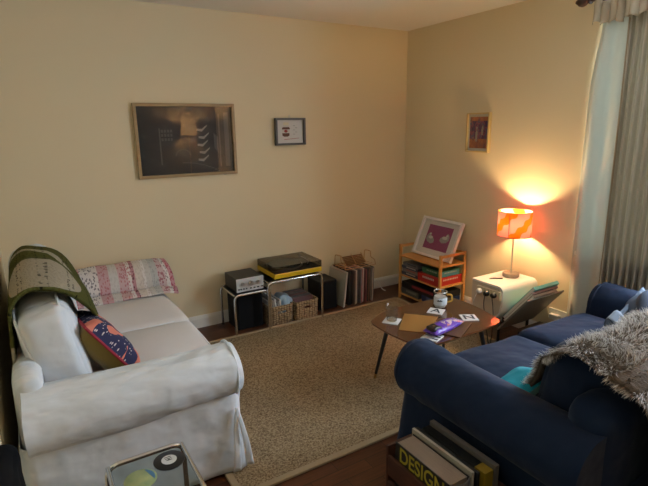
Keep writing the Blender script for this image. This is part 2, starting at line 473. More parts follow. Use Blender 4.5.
# ------------------------------------------------------------------ textiles
def uvnode(nt): return N(nt, 'ShaderNodeTexCoord').outputs['UV']
def math_(nt, op, a, b=None):
    n = N(nt, 'ShaderNodeMath', operation=op)
    for i, x in enumerate((a, b)):
        if x is None: continue
        if isinstance(x, (int, float)): n.inputs[i].default_value = x
        else: nt.links.new(x, n.inputs[i])
    return n.outputs[0]
def mixc(nt, f, a, b, mode='MIX'):
    n = N(nt, 'ShaderNodeMix', data_type='RGBA', blend_type=mode)
    for i, x in ((0, f), (6, a), (7, b)):
        if isinstance(x, (int, float)): n.inputs[i].default_value = x
        elif isinstance(x, tuple): n.inputs[i].default_value = c4(x)
        else: nt.links.new(x, n.inputs[i])
    return n.outputs[2]

def pat_quilt():
    m, nt, b = newmat('patchwork_cotton'); L = nt.links.new
    uv = uvnode(nt); sp = N(nt, 'ShaderNodeSeparateXYZ'); L(uv, sp.inputs[0]); u = sp.outputs[0]; v = sp.outputs[1]
    white, cream, pink, rose, grey = (.72,.66,.62), (.66,.58,.50), (.62,.36,.36), (.46,.15,.17), (.50,.49,.46)
    st = [(0, cream), (.10, pink), (.17, white), (.25, white), (.325, (.58,.36,.36)), (.42, (.60,.57,.53)), (.50, (.60,.40,.39)), (.585, white), (.62, (.50,.25,.26)), (.65, cream), (.72, white), (.75, (.58,.54,.49)), (.80, grey), (.86, (.60,.44,.42)), (.92, white), (.955, (.55,.28,.29))]
    st2 = [(0, rose), (.17, (.16,.14,.15)), (.325, rose), (.42, (.52,.49,.45)), (.50, rose), (.585, (.5,.2,.2)), (.62, (.12,.03,.04)), (.65, (.55,.46,.40)), (.75, (.50,.44,.39)), (.80, (.38,.38,.35)), (.86, (.34,.10,.12)), (.92, (.25,.20,.20)), (.955, (.36,.05,.08))]
    # squeezed: the strips nearest the wall end at u = 1
    r1 = ramp(nt, st, 'CONSTANT'); r2 = ramp(nt, st2, 'CONSTANT'); L(u, r1.inputs[0]); L(u, r2.inputs[0])
    mp = N(nt, 'ShaderNodeMapping'); mp.inputs['Scale'].default_value = (1.0, .55, 1); L(uv, mp.inputs[0])
    vo = N(nt, 'ShaderNodeTexVoronoi', Scale=62.0); L(mp.outputs[0], vo.inputs['Vector'])
    vb = N(nt, 'ShaderNodeTexNoise', Scale=55.0, Detail=2.0); L(mp.outputs[0], vb.inputs['Vector'])
    thr = math_(nt, 'MULTIPLY', vb.outputs[0], .78)
    dots = math_(nt, 'LESS_THAN', vo.outputs[0], thr)
    L(mixc(nt, math_(nt, 'MULTIPLY', dots, .85), r1.outputs[0], r2.outputs[0]), b.inputs['Base Color'])
    w = N(nt, 'ShaderNodeTexWave', Scale=18.0, bands_direction='X'); L(uv, w.inputs['Vector'])
    bu = N(nt, 'ShaderNodeBump', Strength=.25, Distance=.006); L(w.outputs[0], bu.inputs['Height']); L(bu.outputs[0], b.inputs['Normal'])
    b.inputs['Roughness'].default_value = .9; b.inputs['Specular IOR Level'].default_value = .1
    return m
yc = WY+WW-.13
path = [(-.30,.475), (-.272,.49)]
pp = []
for k in range(20):
    an = math.radians(-8+k*(8+175)/19); pp.append((-(cos(an))*.150, .497+.145*sin(an)))
prof = [(-.275,.472), (-.235,.478), (-.195,.49)] + pp + [(.135,.42), (.13,.36)]
prof = [V((a, b, 0)) for a, b in prof]
prof = smoothpath(prof, 2)
cum = [0]
for i in range(1, len(prof)): cum.append(cum[-1]+(prof[i]-prof[i-1]).length)
def along(t):
    s_ = t*cum[-1]
    for i in range(1, len(prof)):
        if cum[i] >= s_: break
    k = (s_-cum[i-1])/max(1e-9, cum[i]-cum[i-1]); return prof[i-1].lerp(prof[i], k)
mb = MB()
def qf(u, v):
    p = along(v); x = -3.06+(.69)*u
    x += .012*sin(v*9)*(u > .9) - .02*(1-v)*(1-u)
    off = .008*noise.noise(V((x*7, v*5, 0)))+.004
    return V((x, yc+p.x*(1+off*3), p.y+off*1.4 - (.012*(u-.9)*10*(v < .85) if u > .9 else 0)))
mb.grid(48, 44, qf)
solo('patchwork_quilt', mb, pat_quilt(), 'pink and white floral patchwork quilt folded over the loveseat arm by the wall', 'quilt', (-2.72, yc, .475), recalc=False, solid=.012, angle=0)

def pat_crochet():
    m, nt, b = newmat('crochet_wool'); L = nt.links.new
    uv = uvnode(nt)
    mp = N(nt, 'ShaderNodeMapping'); mp.inputs['Scale'].default_value = (1, 1, 1); L(uv, mp.inputs[0])
    sp = N(nt, 'ShaderNodeSeparateXYZ'); L(uv, sp.inputs[0]); u = sp.outputs[0]; v = sp.outputs[1]
    # a beige oval medallion ringed with olive and beige
    wob = N(nt, 'ShaderNodeTexNoise', Scale=2.6, Detail=1.0); L(uv, wob.inputs['Vector'])
    du = math_(nt, 'POWER', math_(nt, 'ABSOLUTE', math_(nt, 'DIVIDE', math_(nt, 'SUBTRACT', u, .30), .30)), 2.0)
    dv = math_(nt, 'POWER', math_(nt, 'ABSOLUTE', math_(nt, 'DIVIDE', math_(nt, 'SUBTRACT', v, .46), .25)), 2.0)
    t = math_(nt, 'ADD', math_(nt, 'SQRT', math_(nt, 'ADD', du, dv)), math_(nt, 'MULTIPLY', math_(nt, 'SUBTRACT', wob.outputs[0], .5), .45))
    t = math_(nt, 'DIVIDE', t, 4.0)
    r = ramp(nt, [(0, (.37,.315,.225)), (.195, (.092,.088,.024)), (.43, (.36,.31,.22)), (.49, (.09,.085,.025)), (.62, (.35,.30,.21)), (.68, (.088,.084,.024))], 'CONSTANT'); L(t, r.inputs[0])
    # rows of stitch holes
    mp2 = N(nt, 'ShaderNodeMapping'); mp2.inputs['Scale'].default_value = (46, 34, 1); L(uv, mp2.inputs[0])
    vo = N(nt, 'ShaderNodeTexVoronoi', Scale=1.0); vo.inputs['Randomness'].default_value = .35; L(mp2.outputs[0], vo.inputs['Vector'])
    row = math_(nt, 'LESS_THAN', math_(nt, 'FRACT', math_(nt, 'MULTIPLY', v, 8.5)), .30)
    hole = math_(nt, 'MULTIPLY', math_(nt, 'LESS_THAN', vo.outputs[0], .27), row)
    L(mixc(nt, hole, r.outputs[0], (.018,.016,.008)), b.inputs['Base Color'])
    mp3 = N(nt, 'ShaderNodeMapping'); mp3.inputs['Scale'].default_value = (90, 70, 1); L(uv, mp3.inputs[0])
    v3 = N(nt, 'ShaderNodeTexVoronoi', Scale=1.0); L(mp3.outputs[0], v3.inputs['Vector'])
    bu = N(nt, 'ShaderNodeBump', Strength=.7, Distance=.01); L(v3.outputs[0], bu.inputs['Height']); L(bu.outputs[0], b.inputs['Normal'])
    b.inputs['Roughness'].default_value = .95; b.inputs['Specular IOR Level'].default_value = .05
    return m
tp = smoothpath([(-3.305,0,.60), (-3.30,0,.78), (-3.285,0,.89), (-3.21,0,.948), (-3.085,0,.912), (-3.0,0,.79), (-2.965,0,.68), (-2.94,0,.575)], 5)
mb = MB()
def tf(u, v):
    i = min(len(tp)-1, int(round(v*(len(tp)-1)))); p = tp[i]
    yn = -1.525+.05*v+.55*max(0, v-.55); yf = -.58-.20*v-.45*max(0, v-.4)
    y = yn+(yf-yn)*u + .012*sin(v*14)
    o = noise.noise(V((p.x*5, y*5, p.z*5)))*.016 + .018
    nx = .7 if p.x > -3.15 else -.1
    # the throw sags a little between the cushions and rolls at its near hem
    sag = -.02*math.exp(-((y+.93)/.05)**2)*(v > .3)
    hem = .018*math.exp(-(u/.035)**2)-.030*math.exp(-(u/.28)**2)
    return V((p.x+o*nx, y, p.z+o+sag+hem))
mb.grid(60, len(tp)-1, tf)
solo('crochet_throw', mb, pat_crochet(), 'olive green and beige crocheted throw draped over the back of the white loveseat', 'throw', (-3.05,-.9,.5), recalc=False, solid=.012, angle=0)

def pillow(half, T, puff, n=18, seed=0, m_front=0, m_back=1):
    mb = MB()
    for sg in (1, -1):
        def f(u, v):
            a, b = u*2-1, v*2-1
            pin = 1-.07*(abs(a)**2*(1-abs(b)**2)*0+abs(b)**2*0) 
            x = a*half[0]*(1-.06*(1-b*b)*abs(a)**6*0 - .05*(1-b*b)*abs(a)); y = b*half[1]*(1-.05*(1-a*a)*abs(b))
            t = puff*((1-a**4)*(1-b**4))**.55
            t += .008*noise.noise(V((a*3+seed, b*3, sg)))*(1-a*a)*(1-b*b)
            return T(V((x, y, sg*t)))
        mb.grid(n, n, f, m=m_front if sg > 0 else m_back)
    return mb
def pat_cushion():
    m, nt, b = newmat('navy_coral_embroidery'); L = nt.links.new
    uv = uvnode(nt)
    vo = N(nt, 'ShaderNodeTexVoronoi', Scale=26.0); L(uv, vo.inputs['Vector'])
    dot = math_(nt, 'LESS_THAN', vo.outputs[0], .24)
    base = mixc(nt, dot, (.020,.020,.065), (.60,.50,.45))
    mp = N(nt, 'ShaderNodeMapping'); mp.inputs['Location'].default_value = (3.35, .8, 0); L(uv, mp.inputs[0])
    n = N(nt, 'ShaderNodeTexNoise', Scale=4.6, Detail=.5); L(mp.outputs[0], n.inputs['Vector'])
    leaf = math_(nt, 'GREATER_THAN', n.outputs[0], .58)
    c = mixc(nt, leaf, base, (.66,.20,.13))
    n2 = N(nt, 'ShaderNodeTexVoronoi', Scale=2.1); L(uv, n2.inputs['Vector'])
    c = mixc(nt, math_(nt, 'LESS_THAN', n2.outputs[0], .2), c, (.55,.40,.28))
    L(c, b.inputs['Base Color']); b.inputs['Roughness'].default_value = .9
    return m
m_must = M('mustard_velvet', (.20,.135,.015), .85, sheen=.3, bump=(300,.2,.003))
m_red = M('red_piping', (.30,.012,.03), .8)
t = thing('throw_pillow', 'navy and coral patterned cushion with mustard back and red piping', 'cushion', (-2.87,-1.22,.48))
ax = V((.55,-.02,-.80)).normalized(); ay = V((.12,.92,-.38)); ay = (ay-ax*ay.dot(ax)).normalized(); nrm = ax.cross(ay)
if nrm.x < 0: nrm = -nrm
cc = V((-2.955,-1.38,.605))
Tp = lambda p: cc + ax*p.x + ay*p.y + nrm*p.z
mb = pillow((.17,.18), Tp, .078, seed=4)
build('cover', mb, [pat_cushion(), m_must], t, angle=0)
loop = rounded([(-1,-1,0),(1,-1,0),(1,1,0),(-1,1,0)], .12, 4, True)
def pin(p): return Tp(V((p.x*.17*(1-.05*(1-p.y**2)*abs(p.x)), p.y*.18*(1-.05*(1-p.x**2)*abs(p.y)), 0)))
dense = []
for i in range(len(loop)):
    a, b = loop[i], loop[(i+1) % len(loop)]
    for j in range(4): dense.append(a+(b-a)*j/4)
build('piping', MB().tube([pin(p) for p in dense], .007, 6, True), m_red, t)

# teal cushion lying on the navy seat, tucked behind the near arm
t = thing('throw_pillow', 'bright teal cushion peeping up behind the near arm of the navy sofa', 'cushion', (-1.50,-2.56,.48))
nrm = V((-.30,.45,.8)).normalized(); ax = V((.25,.85,-.2)); ax = (ax-nrm*ax.dot(nrm)).normalized(); ay = nrm.cross(ax)
cc2 = V((-1.545,-2.55,.518))
T2 = lambda p: cc2+ax*p.x+ay*p.y+nrm*p.z
build('cover', pillow((.115,.10), T2, .04, seed=2), [m_teal, m_mint], t, angle=0)

# shaggy throw over the sofa back
def pat_fur():
    m, nt, b = newmat('shaggy_fur'); L = nt.links.new
    uv = uvnode(nt); sp = N(nt, 'ShaderNodeSeparateXYZ'); L(uv, sp.inputs[0])
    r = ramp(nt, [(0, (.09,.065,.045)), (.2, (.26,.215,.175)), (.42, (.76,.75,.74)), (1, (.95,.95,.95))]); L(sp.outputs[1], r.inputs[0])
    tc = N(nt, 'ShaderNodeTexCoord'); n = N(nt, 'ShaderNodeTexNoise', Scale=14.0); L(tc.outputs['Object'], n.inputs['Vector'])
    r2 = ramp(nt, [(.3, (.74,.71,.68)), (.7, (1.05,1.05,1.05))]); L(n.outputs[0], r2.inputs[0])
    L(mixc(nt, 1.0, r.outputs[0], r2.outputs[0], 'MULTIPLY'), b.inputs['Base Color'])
    b.inputs['Roughness'].default_value = .7; b.inputs['Specular IOR Level'].default_value = .2
    return m
m_fur = pat_fur(); m_furback = M('fur_backing', (.10,.072,.048), .95, bump=(90,.6,.01))
fp = smoothpath([(0,-2.60,.505), (0,-2.655,.60), (0,-2.725,.735), (0,-2.85,.825), (0,-2.965,.80), (0,-3.055,.735), (0,-3.088,.62), (0,-3.098,.42), (0,-3.10,.22)], 6)
def fs(u, v):
    k = v*(len(fp)-1); i = min(len(fp)-2, int(k)); p = fp[i].lerp(fp[i+1], k-i)
    xl = -1.60+.02*sin(v*9)-.13*math.exp(-((v-.36)/.15)**2)-.07*min(1, max(0, (v-.4)/.15)); xr = -.50
    x = xl+(xr-xl)*u
    o = .012+.014*noise.noise(V((x*6, p.y*6, p.z*6)))
    return V((x, p.y-(o if p.y < -3 else -o*.4), p.z+o))
t = thing('fur_throw', 'shaggy grey and brown faux fur throw spread over the back of the navy sofa', 'throw', (-1.1,-3.0,.22))
build('backing', MB().grid(40, 48, fs), m_furback, t, recalc=False, solid=.010, angle=0)
mb = MB(); rnd = random.Random(3)
for i in range(26000):
    u, v = rnd.random(), rnd.random()
    if i % 9 == 0: u = rnd.random()**3*.05
    e = 1e-3
    p = fs(u, v); du = fs(min(1,u+e), v)-p if u < .99 else p-fs(u-e, v); dv = fs(u, min(1, v+e))-p if v < .99 else p-fs(u, v-e)
    nn = du.cross(dv); nn = nn.normalized() if nn.length > 1e-12 else V((0,0,1))
    if nn.z < 0 and p.z > .8 or (p.y < -3.05 and nn.y > 0) or (p.y > -2.7 and nn.y < 0): nn = -nn
    ln = rnd.uniform(.018, .038)
    cl = noise.noise_vector(p*11)
    d = nn*.8 + cl*.9 + V((rnd.uniform(-.5,.5), rnd.uniform(-.5,.5), rnd.uniform(-.6,.3)))
    if u < .05: d.x -= .8
    d.normalize()
    d2 = (d+V((0,0,-.45))+cl*.4).normalized()
    sd = d.cross(V((rnd.uniform(-1,1), rnd.uniform(-1,1), rnd.uniform(-1,1)))).normalized()*.0013
    q = p+d*ln*.5; q2 = q+d2*ln*.5
    tip = rnd.uniform(.7, 1.0) if u > .06 else rnd.uniform(.2, .65)
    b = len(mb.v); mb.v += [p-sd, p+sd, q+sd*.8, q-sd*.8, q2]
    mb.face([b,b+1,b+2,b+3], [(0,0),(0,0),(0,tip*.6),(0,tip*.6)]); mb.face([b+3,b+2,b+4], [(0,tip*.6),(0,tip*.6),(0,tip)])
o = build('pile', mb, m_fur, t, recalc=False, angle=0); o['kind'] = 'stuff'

# denim garment crumpled in the far seat corner
t = thing('denim_garment', 'crumpled grey-blue denim garment with a turned-up cuff by the far navy arm', 'garment', (-.52,-2.52,.475))
mb = MB(); mb.roundbox((.17,.075,.075), .06, n=16, crown=(.02,.02,.02), wob=.05, wsc=8, seed=5,
    T=lambda p: V((-.56,-2.53,.575)) + V((p.x*.9+p.z*.1, p.y+p.x*.1, p.z+p.x*.30)))
build('body', mb, m_denim, t, angle=0)
mb = MB()
def cf(u, v):
    a = 2*PI*u; r = .040+.006*sin(3*a)
    return V((-.735+.075*v, -2.47+r*cos(a)*.8, .540+.03*v+r*sin(a)*1.1+.01*sin(a*2)))
mb.grid(20, 5, cf, cu=True)
build('cuff', mb, M('denim_inside', (.15,.17,.20), .9), t, recalc=False, solid=.006, angle=0)
mb = MB()
wp = smoothpath([(-.68,-2.45,.55),(-.58,-2.44,.57),(-.47,-2.43,.605),(-.36,-2.42,.645)], 6)
mb.grid(len(wp)-1, 4, lambda u, v: wp[int(round(u*(len(wp)-1)))]+V((.01*(v-.5), .028*(v-.5), .022*sin(v*PI)+.01)))
build('waistband', mb, M('denim_seam', (.10,.125,.165), .9), t, recalc=False, solid=.004, angle=0)
# charging lead on the seat
solo('charging_lead', MB().tube(smoothpath([(-1.02,-2.62,.52), (-1.0,-2.53,.515), (-.95,-2.48,.52), (-.88,-2.50,.52), (-.82,-2.60,.53), (-.83,-2.68,.53)], 8), .004, 6), m_plastic_w,
     'thin white charging lead curled on the navy seat cushion', 'cable', (-.95,-2.5,.5))

# ------------------------------------------------------------------ pictures
def picture_frame(root, c, ux, uz, w, h, fwid, depth, mat, name='frame'):
    """four mitred mouldings round a w x h opening centre c; n points out"""
    c = V(c); ux = V(ux).normalized(); uz = V(uz).normalized(); n = ux.cross(uz)
    mb = MB()
    o = [(-w/2,-h/2),(w/2,-h/2),(w/2,h/2),(-w/2,h/2)]; i_ = [(-w/2+fwid,-h/2+fwid),(w/2-fwid,-h/2+fwid),(w/2-fwid,h/2-fwid),(-w/2+fwid,h/2-fwid)]
    for k in range(4):
        j = (k+1) % 4; b = len(mb.v)
        for q in (o[k], o[j], i_[j], i_[k]):
            for dd in (0, depth): mb.v.append(c+ux*q[0]+uz*q[1]+n*dd)
        mb.face([b,b+2,b+4,b+6]); mb.face([b+1,b+3,b+5,b+7]); mb.face([b,b+2,b+3,b+1]); mb.face([b+4,b+6,b+7,b+5]); mb.face([b+2,b+4,b+5,b+3]); mb.face([b,b+1,b+7,b+6])
    build(name, mb, mat, root, smooth=False, bevel=.0015)
    return c, ux, uz, n
def sheet(name, root, F, x0, x1, z0, z1, d, mat, th=.0012):
    c, ux, uz, n = F; mb = MB(); b = 0
    pts = [(x0,z0),(x1,z0),(x1,z1),(x0,z1)]
    for dd in (d, d+th):
        for q in pts: mb.v.append(c+ux*q[0]+uz*q[1]+n*dd)
    U = [(0,0),(1,0),(1,1),(0,1)]
    mb.face([4,5,6,7], U); mb.face([3,2,1,0], U)
    for k in range(4):
        j = (k+1) % 4; mb.face([k, j, 4+j, 4+k], None)
    return build(name, mb, mat, root, smooth=False)
def shapes(name, root, F, polys, d, mat, th=.0006):
    c, ux, uz, n = F; mb = MB()
    for poly in polys: mb.prism(poly, lambda u, v, w: c+ux*u+uz*v+n*w, d, d+th)
    return build(name, mb, mat, root, smooth=False)
def circ(cx, cy, rx, ry, n=24, a0=0, a1=2*PI): return [(cx+rx*cos(a0+(a1-a0)*k/n), cy+ry*sin(a0+(a1-a0)*k/n)) for k in range(n)]
X, Z = V((1,0,0)), V((0,0,1))

# large dark photograph
t = thing('framed_photograph', 'large dark photograph in an oak frame on the long cream wall', 'picture', (-2.10,-.003,1.215))
tilt = -.0
cx, cz, w, h = -2.101, 1.478, .741, .527
F = picture_frame(t, (cx,-.004,cz), X, Z, w, h, .022, .024, m_oak)
def pat_photo():
    m, nt, b = newmat('dark_photo_print'); L = nt.links.new
    uv = uvnode(nt); sp = N(nt, 'ShaderNodeSeparateXYZ'); L(uv, sp.inputs[0])
    n = N(nt, 'ShaderNodeTexNoise', Scale=5.0, Detail=6.0); L(uv, n.inputs['Vector'])
    r = ramp(nt, [(.35, (.004,.004,.004)), (.55, (.014,.013,.012)), (.75, (.05,.047,.043))]); L(n.outputs[0], r.inputs[0])
    L(r.outputs[0], b.inputs['Base Color']); b.inputs['Roughness'].default_value = .5
    return m
sheet('print', t, F, -w/2+.02, w/2-.02, -h/2+.02, h/2-.02, .006, pat_photo())
m_ph1 = M('photo_grey', (.10,.097,.09), .6); m_ph2 = M('photo_pale', (.34,.32,.28), .6)
chev = []
for k in range(5):
    x, z = .105+.012*((k % 2)), .07-.055*k
    chev.append([(x-.035, z), (x+.005, z-.008), (x+.045, z+.03), (x+.048, z+.042), (x+.006, z+.012), (x-.033, z+.014)])
for q in chev: shapes('printed_chevron', t, F, [q], .0072, m_ph2)
wins = []
for i in range(4):
    for j in range(3): wins.append([(-.19+i*.022, .0+j*.03), (-.175+i*.022, .0+j*.03), (-.175+i*.022, .02+j*.03), (-.19+i*.022, .02+j*.03)])
wins += [[(-.205,-.17),(-.195,-.17),(-.195,.09),(-.205,.09)], [(.24,-.2),(.25,-.2),(.25,.19),(.24,.19)], [(.20,-.06),(.232,-.1),(.232,.02),(.20,.05)], [(.285,-.2),(.32,-.2),(.32,.2),(.285,.2)]]
wins += [[(-.09+.06*cos(a)+.05, -.11+.05*sin(a)), (-.09+.06*cos(a+.35)+.05, -.11+.05*sin(a+.35)), (-.09+.048*cos(a+.35)+.05, -.11+.04*sin(a+.35)), (-.09+.048*cos(a)+.05, -.11+.04*sin(a))] for a in [k*.35 for k in range(9)]]
for k in range(14):
    x = -.05+k*.024; wins.append([(x, -.165-.0006*k*k), (x+.022, -.165-.0006*k*k), (x+.022, -.158-.0006*k*k), (x, -.158-.0006*k*k)])
for k in range(0, 12): shapes('printed_window', t, F, wins[k:k+1], .0072, m_ph1)
for k in range(12, 16): shapes('printed_post', t, F, wins[k:k+1], .0072, m_ph1)
shapes('printed_arc', t, F, wins[16:25], .0072, m_ph1)
shapes('printed_curve', t, F, wins[25:], .0072, m_ph1)
sheet('glazing', t, F, -w/2+.02, w/2-.02, -h/2+.02, h/2-.02, .014, m_pic, .002)

# small jar print
t = thing('framed_print', 'small grey-framed print of a spread jar above the record player', 'picture', (-1.2526,-.003,1.4187))
cx, cz, w, h = -1.2526, 1.5270, .2756, .2167
m_grey = M('grey_frame', (.085,.078,.07), .5)
F = picture_frame(t, (cx,-.006,cz), X, Z, w, h, .016, .034, m_grey)
sheet('print', t, F, -w/2+.014, w/2-.014, -h/2+.014, h/2-.014, .008, M('print_paper', (.66,.62,.57), .7))
jr = [[(-.07,-.03),(-.072,.03),(-.06,.05),(-.01,.05),(0,.03),(-.004,-.03),(-.02,-.04),(-.055,-.04)]]
shapes('printed_jar', t, F, jr, .0094, M('print_glass', (.60,.55,.50), .7))
shapes('printed_lid', t, F, [[(-.06,.052),(-.01,.052),(-.01,.074),(-.06,.074)]], .0094, M('print_lid', (.70,.62,.42), .7))
shapes('printed_spread', t, F, [[(-.0715,.018),(-.072,.03),(-.062,.036),(-.008,.036),(0,.028),(-.0005,.018)], [(-.07,-.03),(-.0705,-.012),(-.005,-.012),(-.004,-.03),(-.02,-.04),(-.055,-.04)]], .0102, M('print_brown', (.10,.035,.015), .7))
shapes('printed_badge', t, F, [circ(-.037,.004,.016,.012)], .0102, M('print_red', (.30,.03,.03), .7))
shapes('printed_caption', t, F, [[(-.055,-.066),(.085,-.056),(.085,-.051),(-.055,-.061)]], .0094, M('print_line', (.45,.20,.16), .7))
shapes('printed_notes', t, F, [[(.03+.02*(k % 2), .045-.017*k), (.048+.02*(k % 2), .045-.017*k), (.048+.02*(k % 2), .049-.017*k), (.03+.02*(k % 2), .049-.017*k)] for k in range(5)], .0094, M('print_ink', (.28,.25,.22), .7))
build('hanging_loop', MB().tube([V((cx-.004, -.012, cz+h/2)), V((cx-.004,-.012,cz+h/2+.022)), V((cx+.004,-.012,cz+h/2+.022)), V((cx+.004,-.012,cz+h/2))], .002, 6), m_steel, t)

# orange and purple print on the window wall
t = thing('framed_painting', 'narrow gold-framed orange and purple street picture on the lamp wall', 'picture', (-.003,-.9,1.34))
cy, cz, w, h = -.902, 1.4965, .232, .31
F = picture_frame(t, (-.004,cy,cz), V((0,-1,0)), Z, w, h, .012, .03, m_gold)
sheet('mount', t, F, -w/2+.01, w/2-.01, -h/2+.01, h/2-.01, .008, M('mount_card', (.62,.56,.47), .8))
def pat_paint():
    m, nt, b = newmat('street_painting'); L = nt.links.new
    uv = uvnode(nt); mp = N(nt, 'ShaderNodeMapping'); mp.inputs['Scale'].default_value = (1.0, .7, 1); mp.inputs['Location'].default_value = (.3, .1, 0); L(uv, mp.inputs[0])
    n = N(nt, 'ShaderNodeTexNoise', Scale=4.5, Detail=3.0); L(mp.outputs[0], n.inputs['Vector'])
    sp = N(nt, 'ShaderNodeSeparateXYZ'); L(uv, sp.inputs[0]); v = sp.outputs[1]
    r1 = ramp(nt, [(.35, (.09,.03,.09)), (.48, (.30,.07,.10)), (.55, (.12,.09,.16)), (.65, (.45,.16,.07))], 'CONSTANT'); L(n.outputs[0], r1.inputs[0])
    r2 = ramp(nt, [(.38, (.52,.17,.05)), (.55, (.38,.11,.05)), (.66, (.15,.07,.07))]); L(n.outputs[0], r2.inputs[0])
    edge = math_(nt, 'ADD', math_(nt, 'LESS_THAN', v, .30), math_(nt, 'GREATER_THAN', v, .87))
    L(mixc(nt, edge, r1.outputs[0], r2.outputs[0]), b.inputs['Base Color'])
    return m
sheet('print', t, F, -w/2+.026, w/2-.026, -h/2+.032, h/2-.032, .0095, pat_paint())
shapes('painted_figures', t, F, [[(-.03,-.07),(-.012,-.07),(-.008,.0),(-.016,.025),(-.03,.0)], [(.03,-.02),(.045,-.02),(.05,.04),(.035,.055),(.028,.02)], circ(-.018,.035,.008,.011,12)], .0108, M('paint_pale', (.36,.30,.24), .7))
sheet('glazing', t, F, -w/2+.01, w/2-.01, -h/2+.01, h/2-.01, .018, m_pane, .002)

# ------------------------------------------------------------------ bamboo shelf with games
SX0, SX1, SY0, SY1, SH = -.335, -.035, -.865, -.335, .512
t = thing('shelf_unit', 'low bamboo shelf holding board games in the room corner', 'shelf', (-.185,-.6,0))
pw = .022
for (x, y) in ((SX0,SY0),(SX0,SY1-pw),(SX1-pw,SY0),(SX1-pw,SY1-pw)):
    build('post', MB().box(x, x+pw, y, y+pw, 0, SH), m_bamboo, t, smooth=False, bevel=.003)
SHZ = (.055, .235, .415)
for z in SHZ: build('board', MB().box(SX0+.003, SX1-.003, SY0+.003, SY1-.003, z-.014, z), m_bamboo, t, smooth=False, bevel=.002)
for y in (SY0, SY1-pw): build('rail', MB().box(SX0+pw, SX1-pw, y+.003, y+pw-.003, SH-.026, SH-.004), m_bamboo, t, smooth=False, bevel=.002)
build('rail', MB().box(SX1-pw+.003, SX1-.003, SY0+pw, SY1-pw, SH-.026, SH-.004), m_bamboo, t, smooth=False, bevel=.002)
def game(x0, x1, y0, y1, z0, z1, col, label, stripe=None, pale=None, endcol=None):
    t = thing('board_game', label, 'board game', ((x0+x1)/2, (y0+y1)/2, z0), 'board games on the bamboo shelf')
    mm = M('game_card', col, .45)
    zl = z0+(z1-z0)*.35
    build('tray', MB().box(x0+.002, x1-.002, y0+.002, y1-.002, z0, zl+.01), mm, t, smooth=False)
    build('lid', MB().box(x0, x1, y0, y1, zl, z1), mm, t, smooth=False, bevel=.0015)
    hz = z1-zl
    if stripe: build('side_panel', MB().box(x0-.0008, x0+.001, y0+(y1-y0)*.12, y1-(y1-y0)*.3, zl+hz*.2, z1-hz*.2), M('game_stripe', stripe, .5), t, smooth=False)
    if pale:
        mb = MB(); r = random.Random(int(abs(y0*1000)))
        y = y0+(y1-y0)*.2
        while y < y1-(y1-y0)*.25:
            k = r.uniform(.008,.02); mb.box(x0-.0016, x0+.001, y, y+k, zl+hz*.32, z1-hz*.32); y += k+.006
        build('printed_title', mb, M('game_print', pale, .5), t, smooth=False); mb = MB()
        x = x0+(x1-x0)*.2
        while x < x1-(x1-x0)*.2:
            k = r.uniform(.008,.02); mb.box(x, x+k, y0-.0016, y0+.001, zl+hz*.36, z1-hz*.36); x += k+.006
        build('printed_title', mb, M('game_print', pale, .5), t, smooth=False)
    if endcol: build('end_label', MB().box(x0+.01, x1-.02, y0-.001, y0+.001, z0+.004, z1-.004), M('game_end', endcol, .5), t, smooth=False)
z = SHZ[1]
game(-.322,-.10,-.575,-.362, z, z+.030, (.045,.05,.075), 'dark navy game box at the bottom of the far pile on the middle shelf', (.36,.33,.30))
game(-.318,-.10,-.570,-.365, z+.030, z+.062, (.20,.17,.16), 'grey-brown game box second in the far pile on the middle shelf', (.30,.10,.09))
game(-.322,-.11,-.578,-.362, z+.062, z+.088, (.05,.06,.10), 'slim blue-black game box third in the far pile on the middle shelf', (.40,.38,.36))
game(-.315,-.10,-.572,-.370, z+.088, z+.116, (.16,.15,.15), 'grey patterned game box on top of the far pile on the middle shelf', (.05,.05,.07))
game(-.328,-.045,-.838,-.585, z, z+.072, (.42,.022,.018), 'bright red game box with pale title on the middle shelf', None, (.60,.50,.44))
game(-.300,-.065,-.832,-.61, z+.072, z+.125, (.035,.115,.055), 'green game box with a teal end lying on the red one', None, (.32,.35,.28), (.05,.22,.30))
z = SHZ[0]
game(-.325,-.09,-.60,-.365, z, z+.055, (.075,.085,.075), 'grey-green game box at the far end of the lowest shelf', (.18,.19,.16))
game(-.32,-.07,-.845,-.63, z, z+.060, (.015,.035,.115), 'dark blue game box at the near end of the lowest shelf', (.06,.10,.22))
game(-.328,-.06,-.84,-.375, z+.060, z+.118, (.010,.010,.012), 'long black game box with red marks lying across two boxes on the lowest shelf', (.22,.02,.03))

# white framed print leaning on the shelf
t = thing('framed_print', 'white-framed magenta print leaning on top of the bamboo shelf', 'picture', (-.25,-.63,.416))
bw, bh = .478, .355
b0, b1 = V((-.185,0,.4175)), V((-.040,0,.744))
uz = (b1-b0).normalized(); ux = V((0,-1,0)); nrm = ux.cross(uz)
c = V((0,-.601,0)) + b0 + uz*(bh/2)
F = picture_frame(t, c, ux, uz, bw, bh, .022, .030, M('white_frame', (.80,.72,.66), .45))
sheet('mount', t, F, -bw/2+.02, bw/2-.02, -bh/2+.02, bh/2-.02, .006, M('white_mount', (.70,.64,.58), .8))
sheet('print', t, F, -.145, .145, -.105, .115, .0075, M('magenta_print', (.30,.050,.15), .7))
hands = []
for (hx, hz_, a, mir) in ((-.08,-.005,-.35,1), (.075,.02,.28,-1)):
    base = [(-.055,.0),(-.05,-.03),(-.02,-.048),(.03,-.045),(.055,-.02),(.045,.005),(.02,.012),(-.01,.008),(-.03,.03),(-.045,.028)]
    hands.append([(hx+(x*mir)*cos(a)-y*sin(a), hz_+(x*mir)*sin(a)+y*cos(a)) for x, y in base])
m_pg_ = M('print_grey', (.33,.31,.29), .7); m_pw_ = M('print_white', (.60,.56,.51), .7)
